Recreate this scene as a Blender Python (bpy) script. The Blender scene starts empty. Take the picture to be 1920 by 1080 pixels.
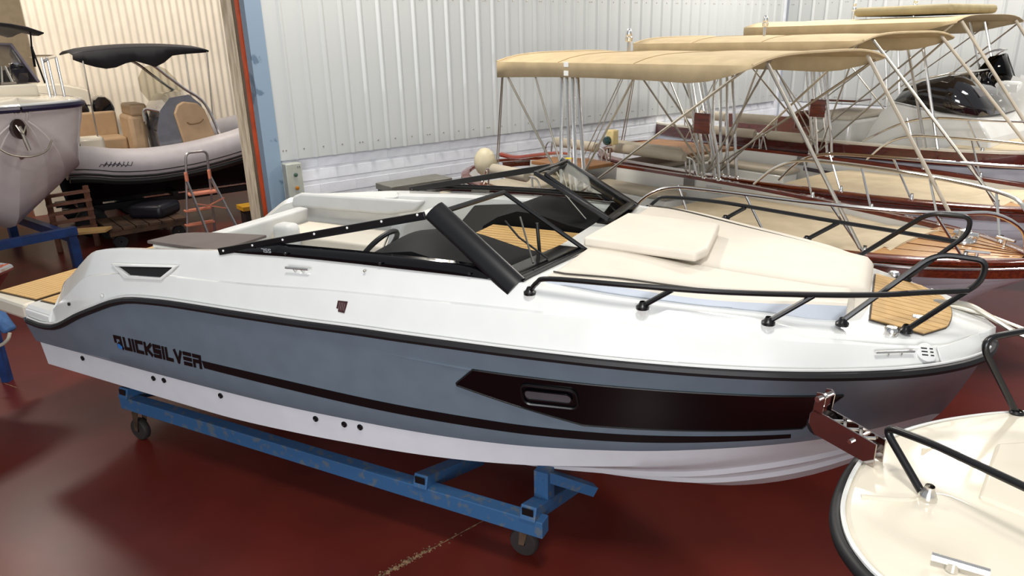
import bpy, bmesh, math, random
from mathutils import Vector, Matrix
random.seed(7)
S = bpy.context.scene
COL = S.collection
PI = math.pi
# ---------------------------------------------------------------- camera
cam_d = bpy.data.cameras.new('camera'); cam = bpy.data.objects.new('camera', cam_d); COL.objects.link(cam)
S.camera = cam
cam_d.sensor_width = 36.0; cam_d.lens = 1352.0/1920.0*36.0; cam_d.clip_start = 0.05; cam_d.clip_end = 200
_p, _r = math.radians(19.1), math.radians(1.4)
_fw = Vector((0, math.cos(_p), -math.sin(_p))); _rt = Vector((1, 0, 0)); _up = _rt.cross(_fw)
_r2 = _rt*math.cos(_r)-_up*math.sin(_r); _u2 = _up*math.cos(_r)+_rt*math.sin(_r)
cam.matrix_world = Matrix(((_r2.x, _u2.x, -_fw.x, 0), (_r2.y, _u2.y, -_fw.y, 0), (_r2.z, _u2.z, -_fw.z, 3.4), (0, 0, 0, 1)))
# ---------------------------------------------------------------- world, lamps, exposure
W = bpy.data.worlds.new('world'); S.world = W; W.use_nodes = True
W.node_tree.nodes['Background'].inputs[0].default_value = (0.90, 0.94, 1.0, 1)
W.node_tree.nodes['Background'].inputs[1].default_value = 0.42
def area(name, loc, target, size, power, color, size_y=None):
    l = bpy.data.lights.new(name, 'AREA'); l.energy = power; l.color = color; l.size = size
    if size_y: l.shape = 'RECTANGLE'; l.size_y = size_y
    o = bpy.data.objects.new(name, l); COL.objects.link(o); o.location = loc
    o.rotation_euler = (Vector(target)-Vector(loc)).to_track_quat('-Z', 'Y').to_euler(); return o
area('ceiling_lamp_far', (-1.8, 8.0, 7.2), (-1.8, 7.6, 0), .8, 330, (1, .92, .80))
area('ceiling_lamp_right', (5.0, 12.2, 7.2), (5.0, 11.6, 0), 1.2, 330, (1, .93, .84))
area('added_fill_corner', (7.4, 11.7, 7.0), (7.2, 11.0, 0), 1.2, 240, (1, .93, .84))  # added fill, no known fitting; brightens the far console and right wall
area('added_fill_bows', (7.0, 6.0, 7.2), (6.0, 6.6, 0), 1.2, 330, (1, .94, .86))  # added light, not a known lamp; lifts the covers on the launch bows
area('added_fill_near', (.3, .6, 7.5), (.6, 2.4, 0), 1.0, 250, (1, .97, .92))  # added frontal fill above the camera side, for the cruiser's white topsides
area('left_hall_lamp', (-9.2, 11.6, 6.5), (-8.6, 14.5, 0), 1.0, 380, (1, .90, .78))
area('left_hall_lamp_back', (-5.6, 15.8, 6.8), (-6.4, 16.6, 0), 1.0, 130, (1, .90, .78))
area('door_daylight', (-1.5, -6.0, 3.4), (0.5, 4.0, 1.7), 5.0, 740, (.97, .98, 1.0), 3.2)
S.view_settings.view_transform = 'Standard'; S.view_settings.look = 'None'
S.view_settings.gamma = 1.0; S.view_settings.use_curve_mapping = False; S.view_settings.exposure = -0.12
S.cycles.transparent_max_bounces = 32
# ---------------------------------------------------------------- materials
def lin(c):
    return tuple((v/255/12.92 if v/255 <= .04045 else ((v/255+.055)/1.055)**2.4) for v in c)
MATS = {}
def mat(name, rgb, rough=.45, metal=0.0, coat=0.0, var=.06, scale=6.0, bump=0.0, bscale=60.0, rvar=0.0, rgb2=None, spec=.5, stretch=(1, 1, 1)):
    if name in MATS: return MATS[name]
    m = bpy.data.materials.new(name); m.use_nodes = True; nt = m.node_tree; b = nt.nodes['Principled BSDF']
    c = lin(rgb); b.inputs['Roughness'].default_value = rough; b.inputs['Metallic'].default_value = metal
    b.inputs['Coat Weight'].default_value = coat; b.inputs['Coat Roughness'].default_value = .04
    b.inputs['Specular IOR Level'].default_value = spec
    tc = nt.nodes.new('ShaderNodeTexCoord'); mp = nt.nodes.new('ShaderNodeMapping'); mp.inputs['Scale'].default_value = stretch
    nt.links.new(tc.outputs['Object'], mp.inputs['Vector'])
    n = nt.nodes.new('ShaderNodeTexNoise'); n.inputs['Scale'].default_value = scale; n.inputs['Detail'].default_value = 6
    nt.links.new(mp.outputs['Vector'], n.inputs['Vector'])
    r = nt.nodes.new('ShaderNodeValToRGB')
    c2 = lin(rgb2) if rgb2 else tuple(max(0, v*(1-2*var)) for v in c)
    c1 = c if rgb2 else tuple(min(1, v*(1+var)) for v in c)
    r.color_ramp.elements[0].position = .35; r.color_ramp.elements[1].position = .65
    r.color_ramp.elements[0].color = (*c2, 1); r.color_ramp.elements[1].color = (*c1, 1)
    nt.links.new(n.outputs['Fac'], r.inputs['Fac']); nt.links.new(r.outputs['Color'], b.inputs['Base Color'])
    if rvar:
        mr = nt.nodes.new('ShaderNodeMapRange'); mr.inputs['To Min'].default_value = rough-rvar; mr.inputs['To Max'].default_value = rough+rvar
        nt.links.new(n.outputs['Fac'], mr.inputs['Value']); nt.links.new(mr.outputs['Result'], b.inputs['Roughness'])
    if bump:
        n2 = nt.nodes.new('ShaderNodeTexNoise'); n2.inputs['Scale'].default_value = bscale; n2.inputs['Detail'].default_value = 4
        nt.links.new(mp.outputs['Vector'], n2.inputs['Vector'])
        bp = nt.nodes.new('ShaderNodeBump'); bp.inputs['Strength'].default_value = bump; bp.inputs['Distance'].default_value = .01
        nt.links.new(n2.outputs['Fac'], bp.inputs['Height']); nt.links.new(bp.outputs['Normal'], b.inputs['Normal'])
    MATS[name] = m; return m
def glass(name, tint, refl=.12):
    m = bpy.data.materials.new(name); m.use_nodes = True; nt = m.node_tree; nt.nodes.clear()
    out = nt.nodes.new('ShaderNodeOutputMaterial'); mix = nt.nodes.new('ShaderNodeMixShader')
    t = nt.nodes.new('ShaderNodeBsdfTransparent'); g = nt.nodes.new('ShaderNodeBsdfGlossy'); f = nt.nodes.new('ShaderNodeLayerWeight')
    t.inputs[0].default_value = (*tint, 1); g.inputs['Roughness'].default_value = .02; f.inputs['Blend'].default_value = refl
    nt.links.new(f.outputs['Fresnel'], mix.inputs[0]); nt.links.new(t.outputs[0], mix.inputs[1]); nt.links.new(g.outputs[0], mix.inputs[2])
    nt.links.new(mix.outputs[0], out.inputs[0]); MATS[name] = m; return m
def mixmat(name, a, b, scale, lo, hi, rough=.4, metal=0, coat=0, stretch=(1, 1, 1), bump=0):   # two colours split by noise (worn paint, stains)
    m = mat(name, a, rough, metal, coat, rgb2=b, scale=scale, stretch=stretch, bump=bump, bscale=scale*6)
    for n in m.node_tree.nodes:
        if n.type == 'VALTORGB': n.color_ramp.elements[0].position = lo; n.color_ramp.elements[1].position = hi
    return m
gel = mat('white_gelcoat', (226, 227, 224), .12, coat=.6, var=.01)
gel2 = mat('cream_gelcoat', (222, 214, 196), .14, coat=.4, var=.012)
greyhull = mat('grey_hull_paint', (104, 119, 131), .38, metal=0, coat=.35, var=.03)
boot = mat('white_bottom_paint', (214, 217, 222), .28, coat=.3, var=.015)
blackp = mat('black_powder_coat', (14, 14, 16), .32, var=.1)
blackv = mat('black_vinyl_film', (8, 8, 10), .38, var=.1)
blackr = mat('black_rubber', (20, 20, 22), .5, var=.1)
blackg = mat('black_gloss', (7, 6, 9), .12, coat=.25, var=.05, spec=.3)
chrome = mat('polished_steel', (232, 230, 226), .2, metal=1, var=.02)
dullst = mat('dull_steel', (186, 180, 168), .32, metal=.9, var=.05)
vinyl = mat('white_vinyl', (218, 210, 196), .55, var=.015, bump=.06, bscale=140)
vgrey = mat('light_grey_vinyl', (196, 198, 198), .55, var=.02, bump=.06, bscale=140)
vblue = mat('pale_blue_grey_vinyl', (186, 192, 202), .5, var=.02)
tan = mat('tan_canvas', (190, 170, 134), .85, var=.05, bump=.12, bscale=9)
tan2 = mat('beige_cover', (206, 190, 160), .8, var=.04, bump=.15, bscale=5)
beige = mat('beige_vinyl', (188, 178, 160), .5, var=.03)
mahog = mat('varnished_mahogany', (118, 46, 22), .18, coat=.8, rgb2=(86, 30, 14), scale=4, stretch=(1, 14, 14))
mahogd = mat('dark_mahogany', (92, 26, 18), .18, coat=.8, rgb2=(70, 18, 13), scale=4, stretch=(1, 14, 14))
teakv = mat('varnished_teak', (192, 142, 74), .3, coat=.3, rgb2=(174, 120, 56), scale=3, stretch=(1, 16, 16))
teak = mat('synthetic_teak', (198, 160, 100), .6, rgb2=(184, 146, 88), scale=5, stretch=(1, 20, 20))
caulk = mat('dark_caulk', (60, 44, 28), .6)
bluep = mixmat('worn_blue_paint', (42, 84, 126), (78, 92, 106), 14, .36, .46, .6, bump=.15)
bluedk = mat('dark_blue_paint', (26, 58, 112), .5, var=.15)
orange = mat('orange_paint', (206, 78, 30), .5, var=.1)
tubegrey = mat('light_grey_tube', (186, 180, 182), .45, var=.03)
beigeseat = mat('camel_vinyl', (172, 144, 112), .5, var=.04)
navy = mat('navy_rubber', (36, 32, 60), .4)
gl_clear = glass('clear_acrylic', (.92, .93, .91), .03)
gl_tint = glass('tinted_acrylic', (.80, .82, .85), .12)
gl_dark = glass('dark_smoked_acrylic', (.035, .03, .03), .25)
# ---------------------------------------------------------------- mesh builder
class MB:
    def __init__(s): s.v = []; s.f = []
    def add(s, vs, fs):
        o = len(s.v); s.v += [tuple(v) for v in vs]; s.f += [tuple(i+o for i in f) for f in fs]; return s
    def box(s, c, d, R=None):
        x, y, z = (k/2 for k in d); c = Vector(c)
        vs = [Vector((a*x, b*y, e*z)) for a in (-1, 1) for b in (-1, 1) for e in (-1, 1)]
        if R is not None: vs = [R @ v for v in vs]
        return s.add([v+c for v in vs], [(0, 1, 3, 2), (4, 6, 7, 5), (0, 4, 5, 1), (2, 3, 7, 6), (0, 2, 6, 4), (1, 5, 7, 3)])
    def bar(s, p0, p1, w, h, up=(0, 0, 1)):                     # square beam; w across, h along 'up'
        p0, p1 = Vector(p0), Vector(p1); d = (p1-p0).normalized(); u = Vector(up)
        sd = d.cross(u)
        if sd.length < 1e-4: sd = d.cross(Vector((0, 1, 0)))
        sd.normalize(); u = sd.cross(d).normalized()
        vs = [p+sd*(a*w/2)+u*(b*h/2) for p in (p0, p1) for a, b in ((-1, -1), (1, -1), (1, 1), (-1, 1))]
        return s.add(vs, [(3, 2, 1, 0), (4, 5, 6, 7), (0, 1, 5, 4), (1, 2, 6, 5), (2, 3, 7, 6), (3, 0, 4, 7)])
    def tube(s, pts, r, n=8, closed=False, cap=True, sy=1.0):
        pts = [Vector(p) for p in pts]; m = len(pts); rr = r if isinstance(r, (list, tuple)) else [r]*m
        tg = []
        for i in range(m):
            a = pts[i-1] if (i > 0 or closed) else pts[i]; b = pts[(i+1) % m] if (i < m-1 or closed) else pts[i]
            tg.append((b-a).normalized())
        u = tg[0].orthogonal().normalized()
        if abs(tg[0].z) < .95: u = (Vector((0, 0, 1))-tg[0]*tg[0].z).normalized()
        rings = []
        for i in range(m):
            u = (u-tg[i]*u.dot(tg[i])).normalized(); w = tg[i].cross(u)
            rings.append([pts[i]+(u*math.cos(2*PI*k/n)*sy+w*math.sin(2*PI*k/n))*rr[i] for k in range(n)])
        o = len(s.v)
        for rg in rings: s.v += [tuple(p) for p in rg]
        L = m if closed else m-1
        for i in range(L):
            for k in range(n):
                a = o+i*n+k; b = o+i*n+(k+1) % n; j = (i+1) % m
                s.f.append((a, b, o+j*n+(k+1) % n, o+j*n+k))
        if cap and not closed:
            s.f.append(tuple(o+k for k in reversed(range(n)))); s.f.append(tuple(o+(m-1)*n+k for k in range(n)))
        return s
    def grid(s, rows, flip=False, cu=False):
        o = len(s.v); n = len(rows[0])
        for r in rows: s.v += [tuple(p) for p in r]
        for i in range(len(rows)-1):
            for k in range(n if cu else n-1):
                a, b = o+i*n+k, o+i*n+(k+1) % n; q = (a, b, b+n, a+n); s.f.append(q[::-1] if flip else q)
        return s
    def fan(s, pts, flip=False):
        o = len(s.v); s.v += [tuple(p) for p in pts]; q = tuple(range(o, o+len(pts))); s.f.append(q[::-1] if flip else q); return s
    def prism(s, poly, vec):                                    # polygon of 3-D points extruded along vec
        n = len(poly); o = len(s.v); vec = Vector(vec)
        s.v += [tuple(p) for p in poly]+[tuple(Vector(p)+vec) for p in poly]
        s.f.append(tuple(o+i for i in reversed(range(n)))); s.f.append(tuple(o+n+i for i in range(n)))
        for i in range(n): j = (i+1) % n; s.f.append((o+i, o+j, o+n+j, o+n+i))
        return s
    def lathe(s, prof, c=(0, 0, 0), ax=(0, 0, 1), n=16):        # prof: (radius, distance along axis)
        ax = Vector(ax).normalized(); u = ax.orthogonal().normalized(); w = ax.cross(u); c = Vector(c)
        rows = [[c+ax*h+(u*math.cos(2*PI*k/n)+w*math.sin(2*PI*k/n))*max(r, 1e-4) for k in range(n)] for r, h in prof]
        return s.grid(rows, cu=True)
    def mirror_y(s):
        n = len(s.v); s.v += [(x, -y, z) for x, y, z in s.v[:n]]; s.f += [tuple(i+n for i in reversed(f)) for f in s.f[:]]; return s
    def build(s, name, m, parent=None, smooth=True, ang=40, bevel=0, seg=2, sub=0, solid=0):
        me = bpy.data.meshes.new(name); me.from_pydata(s.v, [], s.f); me.update()
        bm = bmesh.new(); bm.from_mesh(me); bmesh.ops.remove_doubles(bm, verts=bm.verts, dist=1e-5)
        bmesh.ops.recalc_face_normals(bm, faces=bm.faces); bm.to_mesh(me); bm.free()
        if smooth:
            me.shade_smooth()
            me.set_sharp_from_angle(angle=math.radians(ang))
        me.materials.append(m)
        o = bpy.data.objects.new(name, me); COL.objects.link(o)
        if parent is not None: o.parent = parent
        if solid:
            md = o.modifiers.new('solid', 'SOLIDIFY'); md.thickness = solid; md.offset = 0
        if bevel:
            b = o.modifiers.new('bevel', 'BEVEL'); b.width = bevel; b.segments = seg; b.limit_method = 'ANGLE'; b.angle_limit = math.radians(35); b.use_clamp_overlap = True
        if sub:
            b = o.modifiers.new('sub', 'SUBSURF'); b.levels = sub; b.render_levels = sub
        return o
def thing(name, label, cat, loc=(0, 0, 0), rz=0, group=None):
    o = bpy.data.objects.new(name, None); COL.objects.link(o); o.empty_display_size = .1
    o.location = loc; o.rotation_euler = (0, 0, rz); return tag(o, label, cat, group)
def tag(o, label, cat, group=None):
    o['label'] = label; o['category'] = cat
    if group: o['group'] = group
    return o
def struct(o): o['kind'] = 'structure'; return o
def dup(o, parent=None):
    c = o.copy(); COL.objects.link(c); c.parent = parent
    for ch in list(o.children): dup(ch, c)
    return c
def path(pts, n=6):                                             # Catmull-Rom through points
    P = [Vector(p) for p in pts]; P = [P[0]*2-P[1]]+P+[P[-1]*2-P[-2]]; out = []
    for i in range(1, len(P)-2):
        a, b, c, d = P[i-1:i+3]
        for k in range(n):
            t = k/n; out.append(.5*((2*b)+(c-a)*t+(2*a-5*b+4*c-d)*t*t+(3*b-a-3*c+d)*t**3))
    return out+[P[-2]]
def fillet(pts, r, n=5):                                        # polyline with rounded corners
    P = [Vector(p) for p in pts]; out = [P[0]]
    for a, b, c in zip(P, P[1:], P[2:]):
        u = (a-b); w = (c-b); q = min(r, u.length*.45, w.length*.45); u = b+u.normalized()*q; w = b+w.normalized()*q
        for k in range(n+1): t = k/n; out.append(u*(1-t)**2+b*2*t*(1-t)+w*t*t)
    return out+[P[-1]]
# ---- lines of the main boat (metres, boat frame: x forward from transom, y to port, z up) ----
def pchip(xs, ys):
    n = len(xs); h = [xs[i+1]-xs[i] for i in range(n-1)]; dl = [(ys[i+1]-ys[i])/h[i] for i in range(n-1)]
    d = [0.0]*n
    for i in range(1, n-1):
        if dl[i-1]*dl[i] > 0:
            w1 = 2*h[i]+h[i-1]; w2 = h[i]+2*h[i-1]; d[i] = (w1+w2)/(w1/dl[i-1]+w2/dl[i])
    d[0] = dl[0]; d[-1] = dl[-1]
    def f(x):
        if x <= xs[0]: return ys[0]
        if x >= xs[-1]: return ys[-1]
        i = 0
        while x > xs[i+1]: i += 1
        t = (x-xs[i])/h[i]
        return ((1+2*t)*(1-t)**2*ys[i]+t*(1-t)**2*h[i]*d[i]+t*t*(3-2*t)*ys[i+1]+t*t*(t-1)*h[i]*d[i+1])
    return f
hb_rub = pchip([-.2,0,1,2.5,3.8,4.5,5.0,5.5,6.0,6.4,6.65,6.8,6.9,6.97,7.0],[1.18,1.2,1.26,1.28,1.27,1.23,1.17,1.07,.92,.74,.58,.44,.3,.15,0])
hz_rub = pchip([-.1,.18,.40,.56,.80,1.11,1.33,1.556,1.795,1.993,2.67,3.22,3.78,4.4,5.0,6.0,6.75,7.0],[1.216,1.207,1.23,1.286,1.395,1.516,1.596,1.651,1.676,1.691,1.716,1.737,1.763,1.778,1.784,1.782,1.785,1.77])
hz_keel = pchip([-.2,4.0,5.0,5.4,5.63,5.85,6.12,6.4,6.6,6.83,6.91,6.955,7.0],[.36,.36,.385,.42,.462,.534,.662,.85,1.03,1.31,1.5,1.63,1.77])
hb_chine = pchip([-.2,2.5,3.5,4.5,5.2,5.8,6.3,6.72],[1.08,1.1,1.07,.95,.78,.55,.3,0])
hz_chine = pchip([-.2,2.0,2.9,3.52,4.21,4.97,5.54,5.8,6.12,6.72],[.735,.735,.772,.81,.851,.927,.993,1.04,1.10,1.20])
hb_paint = pchip([-.2,2.5,3.5,4.5,5.2,5.8,6.3,6.80],[1.10,1.13,1.1,1.0,.85,.63,.38,0])
hz_paint = pchip([-.2,.5,1.6,2.96,3.56,4.24,5.0,5.37,5.72,6.12,6.80],[.952,.958,.968,.991,1.01,1.032,1.083,1.113,1.145,1.19,1.29])
hb_kn = pchip([0,1,2.5,3.8,4.5,5.0,5.5,6.0,6.4,6.65,6.8,6.9,7.0],[1.18,1.2,1.22,1.2,1.16,1.10,1.0,.85,.67,.52,.38,.26,0])
hz_kn = pchip([.3,.6,1,1.8,2.8,3.465,4.04,4.64,5.06,5.48,5.8,6.09,6.3,6.6,6.9,7.0],[1.33,1.52,1.74,1.85,1.911,1.959,1.985,2.0,2.0,1.982,1.958,1.938,1.925,1.9,1.86,1.84])
hb_dk = pchip([0,1,2.5,3.8,4.5,5.0,5.5,6.0,6.4,6.65,6.8,6.88,6.95,7.0],[1.12,1.12,1.13,1.12,1.08,1.03,.93,.78,.6,.45,.33,.22,.12,0])
hz_dk = pchip([.30,.36,.53,.76,.90,1.035,1.695,2.37,2.65,3.06,3.76,4.27,4.61,5.15,5.66,5.92,6.1,6.29,6.47,6.66,6.9,7.0],[1.38,1.53,1.645,1.80,1.885,1.928,2.003,2.068,2.082,2.106,2.127,2.132,2.128,2.085,2.045,2.015,1.975,1.95,1.925,1.905,1.88,1.86])
def side_y(x, z):                       # half breadth of the skin at (x, z)
    pts = [(hz_chine(x), hb_chine(x)), (hz_paint(x), hb_paint(x)), (hz_rub(x), hb_rub(x)), (hz_kn(x), hb_kn(x)), (hz_dk(x), hb_dk(x))]
    if z <= pts[0][0]: return pts[0][1]
    for a, b in zip(pts, pts[1:]):
        if z <= b[0]:
            t = (z-a[0])/max(1e-6, b[0]-a[0]); return a[1]+(b[1]-a[1])*t
    return pts[-1][1]
# ================================================================ the hall
D = Vector((.788, .616, 0)); N = Vector((-.616, .788, 0)); UP = Vector((0, 0, 1))
AZW = math.atan2(D.y, D.x)
def wp(u, n, z=0): return D*u+N*n+UP*z                           # u along the sheet wall, n away from the camera
floor_m = mixmat('red_floor_paint', (102, 36, 27), (77, 27, 21), .9, .3, .7, .4, coat=0)
floor_m.node_tree.nodes['Principled BSDF'].inputs['Specular IOR Level'].default_value = .28
_nt = floor_m.node_tree; _b = _nt.nodes['Principled BSDF']
_n = _nt.nodes.new('ShaderNodeTexNoise'); _n.inputs['Scale'].default_value = 2.3; _n.inputs['Detail'].default_value = 9
_mr = _nt.nodes.new('ShaderNodeMapRange'); _mr.inputs['To Min'].default_value = .2; _mr.inputs['To Max'].default_value = .46
_nt.links.new(_n.outputs['Fac'], _mr.inputs['Value']); _nt.links.new(_mr.outputs['Result'], _b.inputs['Roughness'])
floor = struct(MB().box((0, 8, -.05), (44, 44, .1)).build('floor', floor_m, smooth=False))
# worn expansion joint in the floor with crumbled concrete
def joint(p, q, name, w=.006):
    m = MB(); P = Vector(p); Q = Vector(q); d = (Q-P).normalized(); s = Vector((-d.y, d.x, 0)); k = int((Q-P).length/.05)
    L = []; R = []
    for i in range(k+1):
        c = P.lerp(Q, i/k); ww = w*random.uniform(.4, 1.5); L.append(c+s*ww+UP*.0012); R.append(c-s*ww*random.uniform(.3, 1)+UP*.0012)
    m.grid([L, R]); m.build(name, mat('bare_concrete', (136, 108, 80), .9, var=.3, scale=30), floor, smooth=False)
joint((-2.6, 2.55, 0), (-.21, 4.56, 0), 'floor_joint', .005); joint((-8.9, 9.0, 0), (-5.2, 6.9, 0), 'floor_joint', .004)
m = MB()
for i in range(260):                                             # crumbs of broken concrete along the joint
    t = random.gauss(.45, .25); c = Vector((-.98, 3.92, 0)).lerp(Vector((-.50, 4.32, 0)), t); s = Vector((-.62, .78, 0)); c += s*random.gauss(0, .014)
    r = random.uniform(.002, .007)
    m.box((c.x, c.y, r*.3), (r*2, r*1.4, r*.7), Matrix.Rotation(random.uniform(0, 3), 3, 'Z'))
crumbs = m.build('crumbled_concrete', mat('bare_concrete', (136, 108, 80), .9), floor, smooth=False); crumbs['kind'] = 'stuff'
# sheet-metal wall above a painted block wall
sheet_m = mat('pale_sheet_metal', (182, 186, 187), .42, metal=.0, coat=.15, var=.03, scale=1.2, stretch=(1, 1, .3))
block_m = mat('white_painted_block', (226, 230, 238), .55, var=.03, bump=.12, bscale=40)
base_m = mat('grey_mortar', (220, 224, 232), .8, var=.05)
def sheet_mesh(w, h, rib=.022, rw=.045):
    prof = [(0, 0), (w-rw-.03, 0), (w-rw, rib), (w-.03, rib), (w, 0)]
    me = MB(); me.grid([[(x, -y, 0) for x, y in prof], [(x, -y, h) for x, y in prof]], flip=True); return me
def screws(parent, w, zs, h):
    pass
def sheet_wall(name, org, az, length, pitch, z0, z1):
    wall = struct(MB().box((length/2, .16, z1/2), (length, .2, z1)).build(name, base_m, smooth=False))
    wall.location = org; wall.rotation_euler = (0, 0, az)
    first = None
    for i in range(int(length/pitch)):
        if first is None:
            first = sheet_mesh(pitch, z1-z0).build('wall_panel', sheet_m, wall, smooth=False); o = first
        else:
            o = first.copy(); COL.objects.link(o); o.parent = wall
        o.location = (i*pitch, 0.02, z0)
    sm = MB()
    for i in range(int(length/pitch)):
        for z in (z0+.12, 3.905):
            for dx in ((.06, .10) if i % 4 == 0 else (.07,)):
                sm.lathe([(0, .008), (.008, .006), (.010, 0)], (i*pitch+dx, .02, z), (0, -1, 0), 6)
    so = sm.build('sheet_screws', dullst, wall); so['kind'] = 'stuff'
    return wall
wall_back = sheet_wall('wall_back', wp(3.235, 8.65), AZW, 10.75, .258, 2.05, 6.0)
wall_right = sheet_wall('wall_right', wp(13.95, 8.65), AZW-PI/2, 9.5, .277, 2.05, 6.0)
first = None
for r in range(6):                                               # block courses under the sheets
    for c in range(23):
        x = c*.5-(.25 if r % 2 else 0)+.25
        if x > 10.6 or x < .1: continue
        if first is None:
            first = MB().box((0, 0, 0), (.4965, .08, .1868)).build('block', block_m, wall_back, smooth=False, bevel=.0015, seg=1); o = first
        else:
            o = first.copy(); COL.objects.link(o); o.parent = wall_back
        o.location = (x, .096, 2.05-.06-.19*r-(.045 if r else 0)+.0)
        if r == 0: o.location.z = 2.05-.065; o.scale = (1, 1, .69)
        else: o.location.z = 1.917-.095-.19*(r-1)
# right wall blocks: a plain painted dado
MB().box((4.75, .05, 1.02), (9.5, .08, 2.03)).build('painted_dado', block_m, wall_right, smooth=False)
# door jamb at the end of the sheet wall, with the rails of the sliding door
conc = mixmat('stained_concrete', (228, 214, 188), (176, 160, 132), 5, .3, .62, .85, stretch=(3, 3, .6), bump=.3)
bluegrey = mixmat('peeling_blue_grey_paint', (86, 106, 128), (122, 142, 162), 3.2, .60, .63, .5)
jamb = struct(MB().box(wp(3.145, 8.72, 3), (.19, .16, 6), Matrix.Rotation(AZW, 3, 'Z')).build('trim_1', bluegrey, smooth=False))
def slab(name, u0, u1, n0, n1, m, z=6.0):
    return MB().prism([wp(u0, n0, 0), wp(u1, n0, 0), wp(u1, n1, 0), wp(u0, n1, 0)], UP*z).build(name, m, smooth=False)
struct(slab('trim_2', 3.06, 3.3, 9.14, 9.48, conc)); struct(slab('trim_3', 3.075, 3.3, 8.97, 9.14, mat('brown_steel', (104, 90, 72), .6)))
struct(slab('door_1', 3.055, 3.2, 8.86, 8.97, orange)); struct(slab('trim_4', 3.15, 3.3, 8.80, 8.86, mat('dark_gap', (36, 18, 16), .8)))
struct(slab('trim_5', 3.055, 3.1, 8.80, 8.815, mat('rust_edge', (150, 70, 44), .6)))
# second hall behind the opening
cream_m = mat('cream_corrugated_sheet', (232, 222, 204), .5, var=.03, scale=2)
wall_left = struct(MB().prism([wp(2.05, 19.06, 0), wp(7.8, 19.06, 0), wp(7.8, 19.2, 0), wp(2.05, 19.2, 0)], UP*8).build('wall_left', cream_m, smooth=False))
sm = MB(); row = [(.158*(k/8), -.02*math.sin(2*PI*k/8), 0) for k in range(6*8+1)]
sm.grid([row, [(x, y, 8) for x, y, z in row]], flip=True); first = None
for i in range(6):
    if first is None: first = sm.build('corrugated_sheet', cream_m, wall_left); o = first
    else: o = first.copy(); COL.objects.link(o); o.parent = wall_left
    o.location = wp(2.05+.948*i, 19.0, 0); o.rotation_euler = (0, 0, AZW)
struct(MB().prism([wp(-8, 22, 0), wp(3.6, 22, 0), wp(3.6, 22.2, 0), wp(-8, 22.2, 0)], UP*8).build('wall_far', mat('brown_plaster', (176, 158, 130), .8, var=.05), smooth=False))
# ================================================================ main boat
TH = math.radians(-27.6)
BO = Vector((-3.58889, 6.84123, 0))
boat = thing('motor_cruiser', 'large white and grey motor cruiser with black windscreen in the centre of the hall', 'boat', BO, TH)
XS = [-.1+.1*i for i in range(66)]+[6.5, 6.55, 6.6, 6.65, 6.7, 6.74, 6.78, 6.82, 6.85, 6.88, 6.91, 6.935, 6.955, 6.97, 6.98, 6.99, 7.0]
XS = sorted(set(round(x, 3) for x in XS))
def pos(b, x, z, s=-1, off=0): return (x, s*(b+off), z)
def mirrored(rows):                                              # rows run centre -> edge on starboard; returns full rows port..starboard
    return rows
def hull_bottom_row(x, s):
    zk = hz_keel(x); yc, zc, yp, zp = hb_chine(x), hz_chine(x), hb_paint(x), hz_paint(x)
    if zc < zk: yc, zc = 0, zk
    if zp < zk: yp, zp = 0, zk
    r = [(0, zk)]
    for f, st in ((.40, .022), (.43, -.012), (.70, .022), (.73, -.012), (.93, .0)):
        st = st*min(1, max(0, (x-3.2)/1.6))*min(1, yc/.25)
        cz = zk+(zc-zk)*f-.05*math.sin(PI*f)*min(1, max(0, (x-3.5)/2))*(zc-zk)
        r.append((yc*f, cz-st*.9))
    r += [(yc, zc), (yc+(yp-yc)*.5, zc+(zp-zc)*.5), (yp, zp)]
    return [(x, s*y, z) for y, z in r]
def hull_side_row(x, s):
    zk = hz_keel(x); yp, zp, yr, zr = hb_paint(x), hz_paint(x), hb_rub(x), hz_rub(x)
    if zp < zk: yp, zp = 0, zk
    if zr < zk: zr = zk
    r = []
    for f in (0, .10, .25, .45, .65, .85, 1):
        bow = -.035*math.sin(PI*f)*min(1, max(0, (x-4.6)/1.5))*min(1, yr/.3)
        r.append((max(0, yp+(yr-yp)*f+bow+.022*min(1, yp/.3)*(f/.1 if f < .1 else 1-(f-.1)/.9)), zp+(zr-zp)*f))
    return [(x, s*y, z) for y, z in r]
for nm, fn, mt in (('hull_bottom', hull_bottom_row, boot), ('hull_side', hull_side_row, greyhull)):
    m = MB()
    for s in (-1, 1): m.grid([fn(x, s) for x in XS], flip=(s > 0))
    m.build(nm, mt, boat, ang=22)
m = MB(); tr = [(-.1, s*y, z) for s, seq in ((-1, 1), (1, -1)) for (_, y, z) in [(0, abs(p[1]), p[2]) for p in (hull_bottom_row(-.1, 1)+hull_side_row(-.1, 1)[1:])][::seq]]
m.fan(tr); m.build('transom', greyhull, boat, smooth=False)
# rubbing strake
for s in (-1, 1):
    m = MB(); pts = [(x, s*(hb_rub(x)+.004), hz_rub(x)) for x in XS if x >= -.06]
    m.tube(pts, .028, 8); m.build('rub_rail', blackr, boat)
    m = MB(); m.tube([(x, s*(hb_rub(x)+.004), hz_rub(x)+.031) for x in XS if -.06 <= x < 6.98], .008, 6); m.build('rub_rail_insert', gel, boat)
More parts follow.
